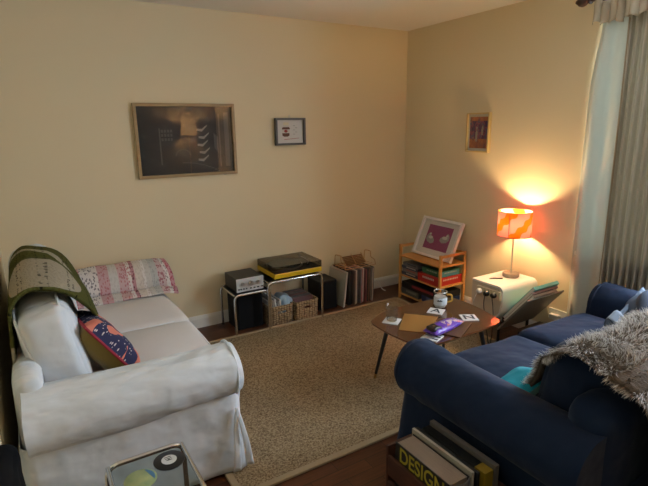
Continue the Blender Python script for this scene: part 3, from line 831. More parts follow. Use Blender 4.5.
for q in hands: shapes('printed_shell', t, F, [q], .0088, m_pg_)
for q in (circ(-.085,.0,.028,.014), circ(.08,.018,.03,.014), circ(-.098,.03,.012,.010), circ(.10,.04,.012,.010)): shapes('printed_highlight', t, F, [q], .0096, m_pw_)
sheet('glazing', t, F, -bw/2+.02, bw/2-.02, -bh/2+.02, bh/2-.02, .016, m_pane, .002)

# ------------------------------------------------------------------ nested chrome tables, hi-fi
def chrome_table(label, x0, x1, y0, y1, zt, top, topname, group=None, base=0.0, tth=.006, r=.0095):
    t = thing('chrome_table', label, 'table', ((x0+x1)/2, (y0+y1)/2, base), group)
    rf = rounded([(x0,y0,base),(x0,y0,zt),(x1,y0,zt),(x1,y0,base)], .045, 6)
    rb = rounded([(x0,y1,base),(x0,y1,zt),(x1,y1,zt),(x1,y1,base)], .045, 6)
    build('leg_frame', MB().tube(rf, r, 10), m_chrome, t); build('leg_frame', MB().tube(rb, r, 10), m_chrome, t)
    for x in (x0+.005, x1-.005):
        build('side_rail', MB().tube([(x,y0,zt-.004),(x,y1,zt-.004)], r*.85, 10), m_chrome, t)
    build(topname, MB().box(x0+.012, x1-.012, y0+.012, y1-.012, zt-.004, zt-.004+tth), top, t, smooth=False, bevel=.0015)
    for (x, y) in ((x0,y0),(x1,y0),(x0,y1),(x1,y1)):
        build('foot', MB().lathe([(r+.002,0),(r+.002,.012),(r*.8,.014)], (x,y,base), 12), m_black, t)
    return t
GRP = 'chrome tube tables of one nest'
chrome_table('small chrome tube table with a black top under the amplifier', -1.937, -1.645, -.35, -.045, .328, m_black, 'table_top', GRP)
chrome_table('wide chrome tube table carrying the yellow record player', -1.665, -1.178, -.365, -.03, .385, m_black, 'table_top', GRP)

# amplifier
t = thing('amplifier', 'silver-faced stereo amplifier with a black case on the small chrome table', 'amplifier', (-1.795,-.2,.330))
ax0, ax1, ay0, ay1, az0, az1 = -1.908, -1.684, -.325, -.075, .340, .447
build('case', MB().box(ax0, ax1, ay0+.01, ay1, az0, az1), M('black_ash_vinyl', (.022,.019,.017), .5, bump=(60,.1,.002)), t, smooth=False, bevel=.004)
build('front_panel', MB().box(ax0+.002, ax1-.002, ay0-.002, ay0+.012, az0+.002, az1-.002), M('silver_anodised', (.66,.65,.62), .4, .25), t, smooth=False, bevel=.002)
ky = ay0-.002
def knob(parent, x, z, y, r, d, mat, name='knob'):
    T = lambda p: V((p.x, -p.z, p.y))
    o = build(name, MB().lathe([(r*.98,0),(r,.003),(r*.96,d*.85),(r*.85,d)], (x,y,z), 20, T=T), mat, parent)
    build('pointer', MB().box(x-.001, x+.001, y-d-.001, y-d, z+r*.2, z+r*.85), m_black, o, smooth=False)
for x, r in ((-1.858,.017),(-1.795,.021),(-1.733,.017)): knob(t, x, .405, ky, r, .020, m_steel)
for x in (-1.892,-1.874,-1.852,-1.83): build('switch', MB().box(x-.005, x+.005, ky-.009, ky, .362, .371), m_black, t, smooth=False, bevel=.001)
for x in (-1.795,-1.765,-1.735,-1.70): build('button', MB().box(x-.007, x+.007, ky-.008, ky, .360, .368), m_black, t, smooth=False, bevel=.001)
for x in (ax0+.03, ax1-.03):
    for y in (ay0+.04, ay1-.03): build('foot', MB().lathe([(.012,0),(.012,.012)], (x,y,.3295), 12), m_black, t)

# record player
t = thing('record_player', 'yellow record player under a smoked lid on the wide chrome table', 'record player', (-1.39,-.2,.387))
tx0, tx1, ty0, ty1 = -1.608, -1.180, -.372, -.035
m_yel = M('yellow_lacquer', (.72,.47,.012), .35)
build('plinth', MB().box(tx0, tx1, ty0, ty1, .408, .446), m_yel, t, smooth=False, bevel=.004)
for x in (tx0+.05, tx1-.05):
    for y in (ty0+.05, ty1-.05): build('foot', MB().lathe([(.02,0),(.02,.021)], (x,y,.3875), 14), m_black, t)
build('deck', MB().box(tx0+.012, tx1-.012, ty0+.012, ty1-.012, .446, .452), M('charcoal_deck', (.07,.066,.06), .5), t, smooth=False)
pc = (-1.435,-.195,.452)
pl = build('platter', MB().lathe([(.142,0),(.15,.004),(.15,.014),(.145,.017)], pc, 40), m_steel, t)
build('mat', MB().lathe([(.14,.017),(.14,.021),(.004,.021),(.003,.030)], pc, 40), M('rubber_mat', (.012,.012,.012), .8), pl)
ta = build('tonearm', MB().tube(smoothpath([(-1.225,-.09,.478),(-1.23,-.20,.478),(-1.25,-.27,.477),(-1.285,-.315,.474)], 6), .004, 8), m_steel, t)
build('counterweight', MB().tube([(-1.224,-.095,.478),(-1.223,-.065,.478)], .012, 12), m_black, ta)
build('headshell', MB().box(-1.297,-1.278,-.335,-.308,.466,.474), m_black, ta, smooth=False)
lid = MB(); th = .003
lx0, lx1, ly0, ly1, lz0, lz1 = tx0+.002, tx1-.002, ty0+.002, ty1-.002, .447, .502
lid.box(lx0, lx1, ly0, ly1, lz1-th, lz1); lid.box(lx0, lx0+th, ly0, ly1, lz0, lz1-th); lid.box(lx1-th, lx1, ly0, ly1, lz0, lz1-th)
lid.box(lx0+th, lx1-th, ly0, ly0+th, lz0, lz1-th); lid.box(lx0+th, lx1-th, ly1-th, ly1, lz0, lz1-th)
build('dust_cover', lid, m_smoke, t, smooth=False)

# speakers
def speaker(label, x0, x1, y0, y1, z0, z1):
    t = thing('speaker', label, 'speaker', ((x0+x1)/2, (y0+y1)/2, z0), 'pair of black speakers')
    build('cabinet', MB().box(x0, x1, y0+.015, y1, z0, z1), M('black_vinyl', (.012,.0115,.011), .55), t, smooth=False, bevel=.003)
    build('grille', MB().box(x0+.006, x1-.006, y0, y0+.015, z0+.006, z1-.006), m_blackmat, t, smooth=False, bevel=.004)
speaker('black speaker standing under the small chrome table', -1.885, -1.665, -.255, -.04, 0, .292)
speaker('black speaker standing between the wide chrome table and the records', -1.128, -.950, -.245, -.03, 0, .262)

# wicker baskets
def pat_wicker():
    m, nt, b = newmat('wicker_weave'); L = nt.links.new
    tc = N(nt, 'ShaderNodeTexCoord')
    w = N(nt, 'ShaderNodeTexVoronoi', Scale=62.0); w.inputs['Randomness'].default_value = .35
    mp = N(nt, 'ShaderNodeMapping'); mp.inputs['Scale'].default_value = (.65, .65, 1.0); L(tc.outputs['Object'], mp.inputs[0]); L(mp.outputs[0], w.inputs['Vector'])
    r = ramp(nt, [(.1, (.50,.36,.20)), (.45, (.34,.22,.11)), (.75, (.07,.04,.02))]); L(w.outputs[0], r.inputs[0]); L(r.outputs[0], b.inputs['Base Color'])
    u = N(nt, 'ShaderNodeBump', Strength=1.0, Distance=.012); u.invert = True; L(w.outputs[0], u.inputs['Height']); L(u.outputs[0], b.inputs['Normal'])
    b.inputs['Roughness'].default_value = .8
    return m
m_wick = pat_wicker()
def basket(label, x0, x1, y0, y1, h):
    t = thing('wicker_basket', label, 'basket', ((x0+x1)/2, (y0+y1)/2, 0), 'wicker baskets under the record player')
    cx, cy = (x0+x1)/2, (y0+y1)/2; hw, hd = (x1-x0)/2, (y1-y0)/2
    per = rounded([(-hw,-hd,0),(hw,-hd,0),(hw,hd,0),(-hw,hd,0)], .025, 4, True)
    # walls with a hand-hole in the front
    dense = []
    for i in range(len(per)):
        a, b = per[i], per[(i+1) % len(per)]; k = max(1, int((b-a).length/.012))
        for j in range(k): dense.append(a+(b-a)*j/k)
    n = len(dense); nz = 16; mb = MB()
    for p in dense:
        for j in range(nz+1):
            z = h*j/nz; s_ = .95+.05*z/h + .004*sin(j*3.1)
            mb.v.append(V((cx+p.x*s_, cy+p.y*s_, z)))
    for i in range(n):
        i2 = (i+1) % n; pm = (dense[i]+dense[i2])/2
        for j in range(nz):
            zz = (j+.5)/nz
            if pm.y < -hd*.98 and abs(pm.x) < .036 and .60 < zz < .78: continue
            mb.face([i*(nz+1)+j, i2*(nz+1)+j, i2*(nz+1)+j+1, i*(nz+1)+j+1])
    build('body', mb, m_wick, t, solid=.008, angle=0)
    build('rim', MB().tube([V((cx+p.x*1.0, cy+p.y*1.0, h)) for p in dense], .006, 6, True), m_wick, t)
    build('bottom', MB().box(cx-hw*.93, cx+hw*.93, cy-hd*.93, cy+hd*.93, .004, .012), m_wick, t, smooth=False)
    return cx, cy
basket('wicker basket stuffed with papers and a pale blue bag', -1.633, -1.432, -.32, -.05, .158)
basket('wicker basket filled with dark singles', -1.408, -1.197, -.33, -.05, .158)
cols = [(.62,.60,.56),(.40,.36,.32),(.70,.68,.64),(.30,.27,.25)]
for k in range(5):
    x = -1.615+.021*k; hz = .195+.012*((k*7) % 3)
    solo('magazine', MB().box(x, x+.012, -.30, -.08, .014, hz, T=lambda p, k=k: V((p.x-(p.z-.1)*.12, p.y, p.z))), M('magazine_paper', cols[k % 4], .6),
         ['pale magazine first from the amplifier side in the paper basket', 'brown-grey magazine second in the paper basket', 'white magazine in the middle of the paper basket', 'dark grey magazine fourth in the paper basket', 'pale magazine beside the blue bag in the basket'][k], 'magazine', (x,-.2,.014), 'magazines in the basket', smooth=False)
mb = MB(); mb.roundbox((.055,.085,.075), .045, n=14, crown=(.01,.01,.01), wob=.03, wsc=14, seed=8, T=lambda p: p+V((-1.475,-.225,.145)))
solo('carrier_bag', mb, M('blue_plastic', (.30,.44,.56), .35), 'pale blue plastic bag bulging out of the paper basket', 'bag', (-1.475,-.225,.06), angle=0)
r_ = random.Random(5)
for k in range(8):
    y = -.312+.026*k
    c = (.02+.07*r_.random(),)*3 if k % 3 else (.09,.025,.022)
    c = (c[0], c[1]*.9, c[2]*.85)
    solo('record_single', MB().box(-1.395, -1.212, y, y+.014, .014, .176, T=lambda p, k=k, y=y: V((p.x, p.y+.032+(p.z-.1)*.35, p.z+.004*(k % 2)))), M('single_sleeve', c, .5),
         'dark record single, number %s from the front in the wicker basket' % ('one two three four five six seven eight'.split()[k]), 'record', (-1.3,y,.014), 'singles in the basket', smooth=False)
# lead hanging behind the record player
solo('audio_cable', MB().tube(smoothpath([(-1.45,-.02,.40),(-1.45,-.022,.33),(-1.47,-.025,.27),(-1.53,-.022,.22),(-1.58,-.022,.20)], 8), .005, 6), m_black, 'black lead looping down the wall behind the record player', 'cable', (-1.5,-.022,.2))

# long-playing records
lp = [(.012,(.44,.41,.33),'cream'),(.010,(.50,.48,.42),'pale grey'),(.030,(.010,.010,.010),'black'),(.014,(.012,.011,.012),'glossy black'),(.016,(.12,.085,.07),'brown'),(.012,(.48,.43,.39),'pale buff'),(.010,(.62,.59,.54),'white'),
      (.020,(.075,.085,.10),'slate blue'),(.014,(.16,.15,.15),'grey'),(.010,(.34,.035,.05),'red'),(.012,(.33,.21,.19),'dusty pink'),(.014,(.58,.50,.44),'beige'),(.010,(.22,.07,.07),'maroon'),(.026,(.020,.018,.018),'dark charcoal'),
      (.012,(.18,.11,.06),'tan'),(.014,(.03,.028,.026),'near-black'),(.010,(.40,.33,.27),'buff'),(.012,(.05,.045,.04),'dark brown')]
x = -.912
for k, (w, c, nm) in enumerate(lp):
    lean = .125 if k == 0 else (.125 if k == 1 else .02+.004*(k % 3))
    y0 = -.272+.010*((k*5) % 4)-.006; hh = .312+.003*(k % 3)
    off = V((x,0,0))
    T = lambda p, x=x, lean=lean: V((x+(p.x)+(p.z)*lean, p.y, p.z*math.sqrt(1-lean**2)))
    prev = lp[k-1][2] if k else 'speaker'
    t = thing('record_sleeve', ('cream record sleeve leaning in front, first in the row beside the speaker' if k == 0 else '%s record sleeve in the floor row, next after the %s one' % (nm, prev)), 'record', (x, -.12, 0), 'long-playing records on the floor')
    build('sleeve', MB().box(0, w*.94, y0, y0+.315, .001, hh, T=T), M('sleeve_card', c, .5), t, smooth=False, bevel=.0012)
    build('spine', MB().box(w*.1, w*.84, y0-.0012, y0+.001, .004, hh-.003, T=T), M('sleeve_spine', tuple(min(.8, q*1.25+.012) for q in c), .5), t, smooth=False)
    x += w*1.06+.0016 + (.040 if k == 1 else 0)

# wire rack lying on the records
t = thing('wire_rack', 'copper wire letter rack with a slatted panel on top of the records', 'rack', (-.70,-.13,.325))
zb = .332
for xx in (-.865, -.535):
    pts = rounded([(xx,-.245,zb),(xx,-.235,zb+.045),(xx+.01,-.16,zb+.05),(xx+.015,-.15,zb+.105),(xx+.02,-.05,zb+.095),(xx+.02,-.04,zb)], .02, 5)
    build('wire_loop', MB().tube(pts, .004, 8), m_brass, t)
for yy, zz in ((-.245,zb),(-.04,zb),(-.19,zb+.002),(-.14,zb+.002),(-.09,zb+.002)):
    build('cross_wire', MB().tube([(-.87,yy,zz),(-.53,yy,zz)], .0032, 8), m_brass, t)
mbs = MB()
m_slat = M('slat_wood', (.25,.14,.06), .5, var=(12,(.19,.105,.045),.3))
for k in range(6):
    zz = .006+.011*k
    mbs.box(-.80, -.58, -.152+.012*k, -.144+.012*k, zb+zz, zb+zz+.012)
build('slat_panel', mbs, m_slat, t, smooth=False, bevel=.001)
for xx in (-.80, -.69, -.58):
    build('wire_clip', MB().tube([(xx,-.165,zb+.004),(xx,-.075,zb+.085)], .003, 8), m_brass, t)

# white lead by the skirting
solo('power_lead', MB().tube(smoothpath([(-.52,-.06,.012),(-.49,-.045,.055),(-.45,-.03,.045),(-.40,-.03,.06),(-.365,-.035,.095),(-.345,-.05,.075),(-.335,-.09,.02),(-.325,-.13,.006)], 8), .006, 6), m_plastic_w,
     'white power lead running along the skirting in the corner', 'cable', (-.42,-.05,0))

# ------------------------------------------------------------------ side table by the wall, lamp
t = thing('side_table', 'white side table with a sloping magazine flap below the lamp', 'side table', (-.23,-1.45,0))
bx0, bx1, by0, by1, bz1 = -.425, -.045, -1.565, -1.285, .45
# top and front as one rolled sheet: profile in (y, z)
pr_ = [(by1, bz1), (by0+.045, bz1)] + [(by0+.045-.045*sin(a), bz1-.045+.045*cos(a)) for a in [k*PI/2/8 for k in range(1, 9)]] + [(by0, .33), (by0+.012, .26), (by0+.045, .205), (by0+.10, .18)]
th = .014
inn = [(y+(th if i > 9 else (th*min(1, i/9) if i > 1 else 0)), z-(th if i < 9 else th*max(0, (12-i)/6))) for i, (y, z) in enumerate(pr_)]
mb = MB(); mb.prism(pr_+inn[::-1], lambda u, v, w: (w, u, v), bx0, bx1)
build('top', mb, m_white, t, bevel=.001)
m_sidepanel = M('cream_panel', (.62,.53,.42), .5)
mb = MB(); poly = [(by1, bz1-.014), (by0+.05, bz1-.014), (by0+.016, bz1-.05), (by0+.016, .33), (by0+.03, .26), (by0+.06, .215), (by1, .205)]
mb.prism(poly, lambda u, v, w: (w, u, v), bx0+.004, bx0+.018); build('end_panel', mb, m_sidepanel, t, smooth=False)
mb = MB(); mb.prism(poly, lambda u, v, w: (w, u, v), bx1-.018, bx1-.004); build('end_panel', mb, m_sidepanel, t, smooth=False)
build('back_panel', MB().box(bx0+.02, bx1-.02, by1, by1+.012, .205, bz1-.004), m_white, t, smooth=False)
# sloping flap
mb = MB(); fl = [(-1.555,.150), (-1.775,.425), (-1.783,.419), (-1.563,.143)]
mb.prism(fl, lambda u, v, w: (w, u, v), -.455, -.055); build('magazine_flap', mb, M('grey_laminate', (.20,.175,.15), .5), t, smooth=False, bevel=.001)
for (x, y) in ((bx0+.03,by0+.04),(bx1-.03,by0+.04),(bx0+.03,by1-.03),(bx1-.03,by1-.03)):
    build('leg', MB().tube([(x,y,.205),(x,y,.0)], .011, 10), m_black, t)
build('foot_disc', MB().lathe([(.075,0),(.075,.012),(.02,.02)], (bx0+.03,by0+.04,0), 24), m_black, t)
sk = build('power_socket', MB().box(bx0-.022, bx0+.004, -1.555, -1.345, .352, .415), m_cream_pl, t, smooth=False, bevel=.004)
for y in (-1.385,-1.45,-1.515): build('socket_face', MB().box(bx0-.0245, bx0-.021, y-.028, y+.028, .358, .409), M('socket_cream', (.66,.55,.38), .4), sk, smooth=False)
def plug(label, y, z, mat, path):
    t = thing('plug', label, 'plug', (bx0-.03, y, z-.02))
    T = lambda p: V((-p.z, p.x, p.y))
    build('body', MB().lathe([(.020,0),(.021,.01),(.017,.026),(.008,.032)], (bx0-.0245, y, z), 18, T=T), mat, t)
    build('lead', MB().tube(smoothpath([(bx0-.05,y,z-.006)]+path, 8), .0035, 6), mat, t)
plug('white plug in the socket strip on the white side table', -1.385, .385, m_plastic_w, [(bx0-.065,y_,z_) for y_, z_ in ((-1.37,.33),(-1.33,.22),(-1.25,.10),(-1.17,.05))]+[(bx0+.0,-1.12,.012),(-.30,-1.06,.006)])
plug('round black plug in the middle of the socket strip', -1.450, .383, m_black, [(bx0-.06,-1.455,.30),(bx0-.055,-1.475,.2),(bx0-.06,-1.50,.1),(bx0-.04,-1.52,.02),(-.36,-1.62,.008)])
plug('black plug nearest the magazine flap on the socket strip', -1.512, .386, m_black, [(bx0-.05,-1.525,.32),(bx0-.045,-1.53,.24),(bx0-.05,-1.535,.1),(bx0-.045,-1.54,.03),(-.40,-1.70,.008)])
# books in the flap
def flapbook(label, a0, th, ln, x0, x1, col, pages=True):
    """a book lying against the flap: a0 = distance off the flap"""
    t = thing('book', label, 'book', ((x0+x1)/2, -1.65, .2), 'books in the magazine flap')
    e = V((0,-.22,.275)).normalized(); n = V((0,.275,.22)).normalized(); o = V((0,-1.555,.150))+n*.002+e*.02
    def T(p): return V((p.x,0,0))+o+e*p.y+n*p.z
    build('pages', MB().box(x0+.004, x1-.004, .004, ln-.004, a0+.002, a0+th-.002, T=T), m_paper, t, smooth=False)
    cv = M('book_cover', col, .5)
    build('cover', MB().box(x0, x1, 0, ln, a0, a0+.002, T=T).box(x0, x1, 0, ln, a0+th-.002, a0+th, T=T), cv, t, smooth=False)
    build('spine', MB().box(x0, x1, ln-.002, ln, a0, a0+th, T=T), cv, t, smooth=False)
flapbook('buff book lying lowest in the magazine flap', 0.0005, .020, .335, -.37, -.12, (.42,.30,.22))
flapbook('grey-pink book in the middle of the magazine flap', .0215, .016, .345, -.37, -.10, (.40,.22,.20))
flapbook('pale teal book uppermost in the magazine flap', .0385, .024, .365, -.355, -.09, (.16,.46,.42))
# box under the flap, wall socket
t = thing('storage_box', 'dark low box with a tan lid on the floor under the magazine flap', 'box', (-.16,-1.66,0))
build('body', MB().box(-.28, -.03, -1.77, -1.60, 0, .105), M('dark_brown_card', (.03,.02,.014), .6), t, smooth=False, bevel=.003)
build('lid', MB().box(-.283, -.027, -1.773, -1.597, .105, .125), M('tan_card', (.15,.10,.06), .6), t, smooth=False, bevel=.002)
t = thing('wall_socket', 'small pale wall socket low on the wall behind the magazine flap', 'socket', (-.004,-1.72,.17))
build('plate', MB().box(-.010, 0, -1.79, -1.65, .17, .25), m_plastic_w, t, smooth=False, bevel=.003)
build('adaptor', MB().box(-.045, -.010, -1.745, -1.675, .178, .215), m_plastic_w, t, smooth=False, bevel=.004)

# pen on the table
solo('pen', MB().tube([(-.345,-1.375,.4555),(-.315,-1.385,.4555),(-.262,-1.425,.4555)], [.003,.005,.0045], 8), m_black, 'dark pen lying on the white side table', 'pen', (-.3,-1.4,.45))

# table lamp
LX, LY = -.158, -1.414
t = thing('table_lamp', 'table lamp with a pink and orange wavy drum shade on the white side table', 'lamp', (LX,LY,.451))
m_stone = M('marble_base', (.42,.33,.25), .35, var=(14,(.26,.17,.11),.2))
build('base', MB().lathe([(.056,0),(.060,.004),(.060,.026),(.056,.030)], (LX,LY,.451), 32), m_stone, t)
build('stem', MB().tube([(LX,LY,.480),(LX,LY,.80)], .0048, 10), m_steel, t)
SZ0, SZ1, SR = .764, .945, .118
def pat_shade(nt):
    uv = uvnode(nt); sp = N(nt, 'ShaderNodeSeparateXYZ'); nt.links.new(uv, sp.inputs[0]); u = sp.outputs[0]; v = sp.outputs[1]
    s1 = math_(nt, 'MULTIPLY', math_(nt, 'SINE', math_(nt, 'MULTIPLY', math_(nt, 'ADD', math_(nt, 'MULTIPLY', u, 1.0), math_(nt, 'MULTIPLY', v, .20)), 2*PI*8)), .055)
    tt = math_(nt, 'ADD', math_(nt, 'ADD', math_(nt, 'MULTIPLY', u, -4.0), math_(nt, 'MULTIPLY', v, 1.0)), s1)
    fr = math_(nt, 'FRACT', tt)
    r = ramp(nt, [(0, (.88,.20,.17)), (.42, (.90,.12,.006)), (.84, (.88,.20,.17))], 'CONSTANT'); nt.links.new(fr, r.inputs[0])
    return r.outputs[0]
m_shade = cloth_translucent('wavy_shade_cloth', (1,.5,.4), (1,.4,.3), .075, None, pat_shade)
mb = MB(); n = 64
mb.grid(n, 10, lambda u, v: (LX+SR*cos(2*PI*u), LY+SR*sin(2*PI*u), SZ0+(SZ1-SZ0)*v), cu=True)
shd = build('lamp_shade', mb, m_shade, t, recalc=False, angle=0)
m_rim = M('shade_rim', (.16,.035,.03), .6)
for z in (SZ0, SZ1):
    build('rim', MB().tube([(LX+SR*cos(2*PI*k/n), LY+SR*sin(2*PI*k/n), z) for k in range(n)], .0022, 6, True), m_rim, shd)
sa = math.radians(200)
build('seam', MB().tube([(LX+(SR+.001)*cos(sa), LY+(SR+.001)*sin(sa), SZ0), (LX+(SR+.001)*cos(sa), LY+(SR+.001)*sin(sa), SZ1)], .0022, 6), m_rim, shd)
sp_ = MB()
for k in range(3):
    a = 2*PI*k/3+.4; sp_.tube([(LX,LY,.80),(LX+SR*cos(a),LY+SR*sin(a),SZ0+.004)], .0018, 6)
build('shade_carrier', sp_, m_steel, shd)
build('lamp_holder', MB().lathe([(.014,0),(.016,.01),(.016,.04),(.012,.045)], (LX,LY,.785), 16), m_black, t)
LAMP_E = 950
bulb = MB(); bulb.lathe([(.010,0),(.013,.008),(.019,.020),(.021,.030),(.020,.040),(.014,.048),(.006,.052)], (LX,LY,.829), 20)
build('bulb', bulb, emit('warm_bulb', (1,.72,.36), LAMP_E), t)

# ------------------------------------------------------------------ coffee table and what is on it
CT = .42
outl = [(-1.500,-1.475),(-1.36,-1.405),(-1.19,-1.39),(-1.0,-1.395),(-.85,-1.42),(-.795,-1.47),(-.79,-1.60),(-.81,-1.74),(-.838,-1.85),(-.875,-1.905),(-.97,-1.925),(-1.22,-1.93),(-1.40,-1.925),(-1.475,-1.905),(-1.51,-1.83),(-1.527,-1.70),(-1.527,-1.58),(-1.52,-1.51)]
oc = V((-1.16,-1.66,0))
t = thing('coffee_table', 'walnut coffee table with rounded corners and splayed black legs on the rug', 'coffee table', (oc.x,oc.y,RZ))
ring = smoothpath([V((x,y,0)) for x, y in outl]+[V((outl[0][0],outl[0][1],0))], 3)[:-1]
def scl(p, s_, d=0): q = oc+(p-oc)*s_; return V((q.x, q.y, d))
mb = MB(); lay = [(.94,CT-.024),(.985,CT-.012),(1.0,CT-.006),(1.0,CT-.002),(.997,CT)]
nr = len(ring)
for s_, z in lay:
    for p in ring: mb.v.append(scl(p, s_, z))
for i in range(len(lay)-1):
    for k in range(nr): mb.face([i*nr+k, i*nr+(k+1) % nr, (i+1)*nr+(k+1) % nr, (i+1)*nr+k])
mb.face(range(nr)); mb.face([(len(lay)-1)*nr+k for k in range(nr)])
build('table_top', mb, m_walnut, t, angle=30)
for (tx, ty, bx, by) in ((-1.38,-1.50,-1.445,-1.445), (-.92,-1.50,-.85,-1.44), (-.94,-1.81,-.875,-1.865), (-1.36,-1.81,-1.42,-1.865)):
    lg = build('leg', MB().tube([(tx,ty,CT-.022),(bx+(tx-bx)*.06,by+(ty-by)*.06,RZ+.028)], [.0155,.009], 12), m_black, t)
    build('ferrule', MB().tube([(bx+(tx-bx)*.06,by+(ty-by)*.06,RZ+.028),(bx,by,RZ)], [.0095,.008], 12), M('brass_ferrule', (.45,.30,.12), .35, 1), lg)
def coaster(label, cx, cy, rot, s=.048, letter=None, marks=False):
    t = thing('coaster', label, 'coaster', (cx,cy,CT), 'white square coasters on the coffee table')
    ux, uy = V((cos(rot), sin(rot), 0)), V((-sin(rot), cos(rot), 0))
    T = lambda p: V((cx,cy,0))+ux*p.x+uy*p.y+V((0,0,p.z))
    build('tile', MB().box(-s, s, -s, s, CT+.0002, CT+.0062, T=T), M('coaster_white', (.74,.71,.67), .4), t, smooth=False, bevel=.002)
    ink = M('coaster_ink', (.015,.015,.017), .5)
    if letter: lettering(letter, .092, V((cx,cy,CT+.0064)), ux, uy, ink, t, 'letter', .0003, sx=1.0)
    if marks: build('printed_letter', MB().box(-.03,-.018,-.046,-.012,CT+.0062,CT+.0068,T=T).box(.004,.016,-.046,-.015,CT+.0062,CT+.0068,T=T).box(.03,.042,-.044,-.01,CT+.0062,CT+.0068,T=T), ink, t, smooth=False)
coaster('white coaster under the glass tumbler', -1.405, -1.553, .62)
coaster('white coaster printed with the letter A in front of the jar', -1.075, -1.582, .55-PI/2, letter='A')
coaster('white coaster printed with the letter N at the side nearest the lamp', -.985, -1.768, 1.05-PI/2, letter='N')
coaster('white coaster half hidden under the purple packet', -1.365, -1.855, .35, marks=True)
# glass tumbler
g = (-1.405,-1.553,CT+.0064)
t = thing('glass_tumbler', 'clear glass tumbler standing on a coaster', 'glass', g)
build('glass', MB().lathe([(.028,0),(.031,.003),(.033,.03),(.0375,.060),(.0405,.102),(.0395,.1035),(.0375,.102),(.0345,.06),(.0305,.028),(.026,.016),(.004,.015)], g, 40), m_thin, t, angle=60)
build('base', MB().lathe([(.003,0.001),(.029,.001),(.031,.006),(.0305,.014),(.003,.0145)], g, 40), m_glass, t, angle=60)
for k in range(12):
    a = 2*PI*k/12; build('facet', MB().tube([(g[0]+.0325*cos(a), g[1]+.0325*sin(a), g[2]+.012), (g[0]+.036*cos(a), g[1]+.036*sin(a), g[2]+.048)], .0016, 5), m_thin, t)
# jar candle
j = (-.995,-1.535,CT+.0004)
t = thing('jar', 'glass jar with pale label and a clasp coloured as lamplit at the back of the coffee table', 'jar', j)
build('glass', MB().lathe([(.036,0),(.041,.004),(.042,.012),(.042,.078),(.038,.090),(.037,.096),(.040,.100),(.040,.113),(.038,.115),(.0365,.112),(.0365,.098),(.0345,.094),(.038,.080),(.0385,.012),(.034,.006),(.004,.005)], j, 40), m_thin, t, angle=60)
build('filling', MB().lathe([(.004,.0065),(.034,.0075),(.0375,.014),(.0375,.074),(.004,.075)], j, 32), M('cream_wax', (.70,.66,.60), .5), t)
build('label', MB().grid(24, 4, lambda u, v: (j[0]+.0425*cos(PI*.85+u*PI*.95), j[1]+.0425*sin(PI*.85+u*PI*.95), j[2]+.022+.048*v)), M('jar_label', (.62,.66,.68), .6), t, recalc=False, solid=.0006, angle=0)
mb = MB()
for k in range(5):
    a = PI*1.12+.16*k; hgt = (.006,.010,.007,.011,.006)[k]
    T = lambda p, a=a: V((j[0]+p.x*cos(a)-p.y*sin(a), j[1]+p.x*sin(a)+p.y*cos(a), j[2]+p.z))
    mb.box(.0431,.0436,-.0032,.0032,.050,.050+hgt,T=T)
build('label_print', mb, m_black, t, smooth=False)
build('clasp', MB().tube(rounded([(j[0]+.030,j[1]-.026,j[2]+.085),(j[0]+.052,j[1]-.046,j[2]+.088),(j[0]+.056,j[1]-.05,j[2]+.045),(j[0]+.032,j[1]-.027,j[2]+.035)], .012, 5), .006, 8), M('lamplit_clasp', (.62,.36,.06), .45), t)  # ochre puts the lamp's warm light into the clasp's colour
build('rim_ring', MB().tube([(j[0]+.041*cos(2*PI*k/32), j[1]+.041*sin(2*PI*k/32), j[2]+.106) for k in range(32)], .0028, 6, True), m_steel, t)
# leather mats and envelope
def mat4(name, label, pts, z, th, col, cat, rough=.45):
    mb = MB(); mb.prism([(p[0], p[1]) for p in pts], lambda u, v, w: (u, v, w), z, z+th)
    c = V((sum(p[0] for p in pts)/4, sum(p[1] for p in pts)/4, z))
    return solo(name, mb, M(name+'_skin', col, rough, bump=(140,.1,.002)), label, cat, c, smooth=False, bevel=.0012)
mat4('envelope', 'flat tan brown envelope in the middle of the coffee table', [(-1.262,-1.500),(-1.128,-1.655),(-1.345,-1.80),(-1.455,-1.675)], CT+.0003, .003, (.30,.145,.035), 'envelope')
mat4('place_mat', 'dark brown leather mat poking past the coffee table edge beneath the packet', [(-1.245,-1.948),(-1.03,-1.835),(-1.135,-1.68),(-1.33,-1.77)], CT+.0038, .003, (.115,.050,.024), 'mat', .5)
# purple packet
def pat_pack():
    m, nt, b = newmat('purple_foil'); L = nt.links.new
    uv = uvnode(nt); sp = N(nt, 'ShaderNodeSeparateXYZ'); L(uv, sp.inputs[0])
    n = N(nt, 'ShaderNodeTexNoise', Scale=5.0, Detail=2.0); L(uv, n.inputs['Vector'])
    pale = math_(nt, 'MULTIPLY', math_(nt, 'GREATER_THAN', n.outputs[0], .56), math_(nt, 'GREATER_THAN', sp.outputs[1], .45))
    c = mixc(nt, pale, (.115,.035,.36), (.62,.45,.42))
    n2 = N(nt, 'ShaderNodeTexNoise', Scale=9.0, Detail=1.0); L(uv, n2.inputs['Vector'])
    c = mixc(nt, math_(nt, 'GREATER_THAN', n2.outputs[0], .66), c, (.50,.22,.06))
    L(c, b.inputs['Base Color']); b.inputs['Roughness'].default_value = .28
    bn = N(nt, 'ShaderNodeBump', Strength=.5, Distance=.01); L(n2.outputs[0], bn.inputs['Height']); L(bn.outputs[0], b.inputs['Normal'])
    return m
t = thing('snack_packet', 'opened purple snack packet lying across a coaster on the coffee table', 'packet', (-1.21,-1.785,CT+.007))
p0, p1 = V((-1.385,-1.850,CT+.032)), V((-1.115,-1.795,CT+.032)); e = (p1-p0).normalized(); sd = V((-e.y,e.x,0)); Lk = (p1-p0).length
mb = MB()
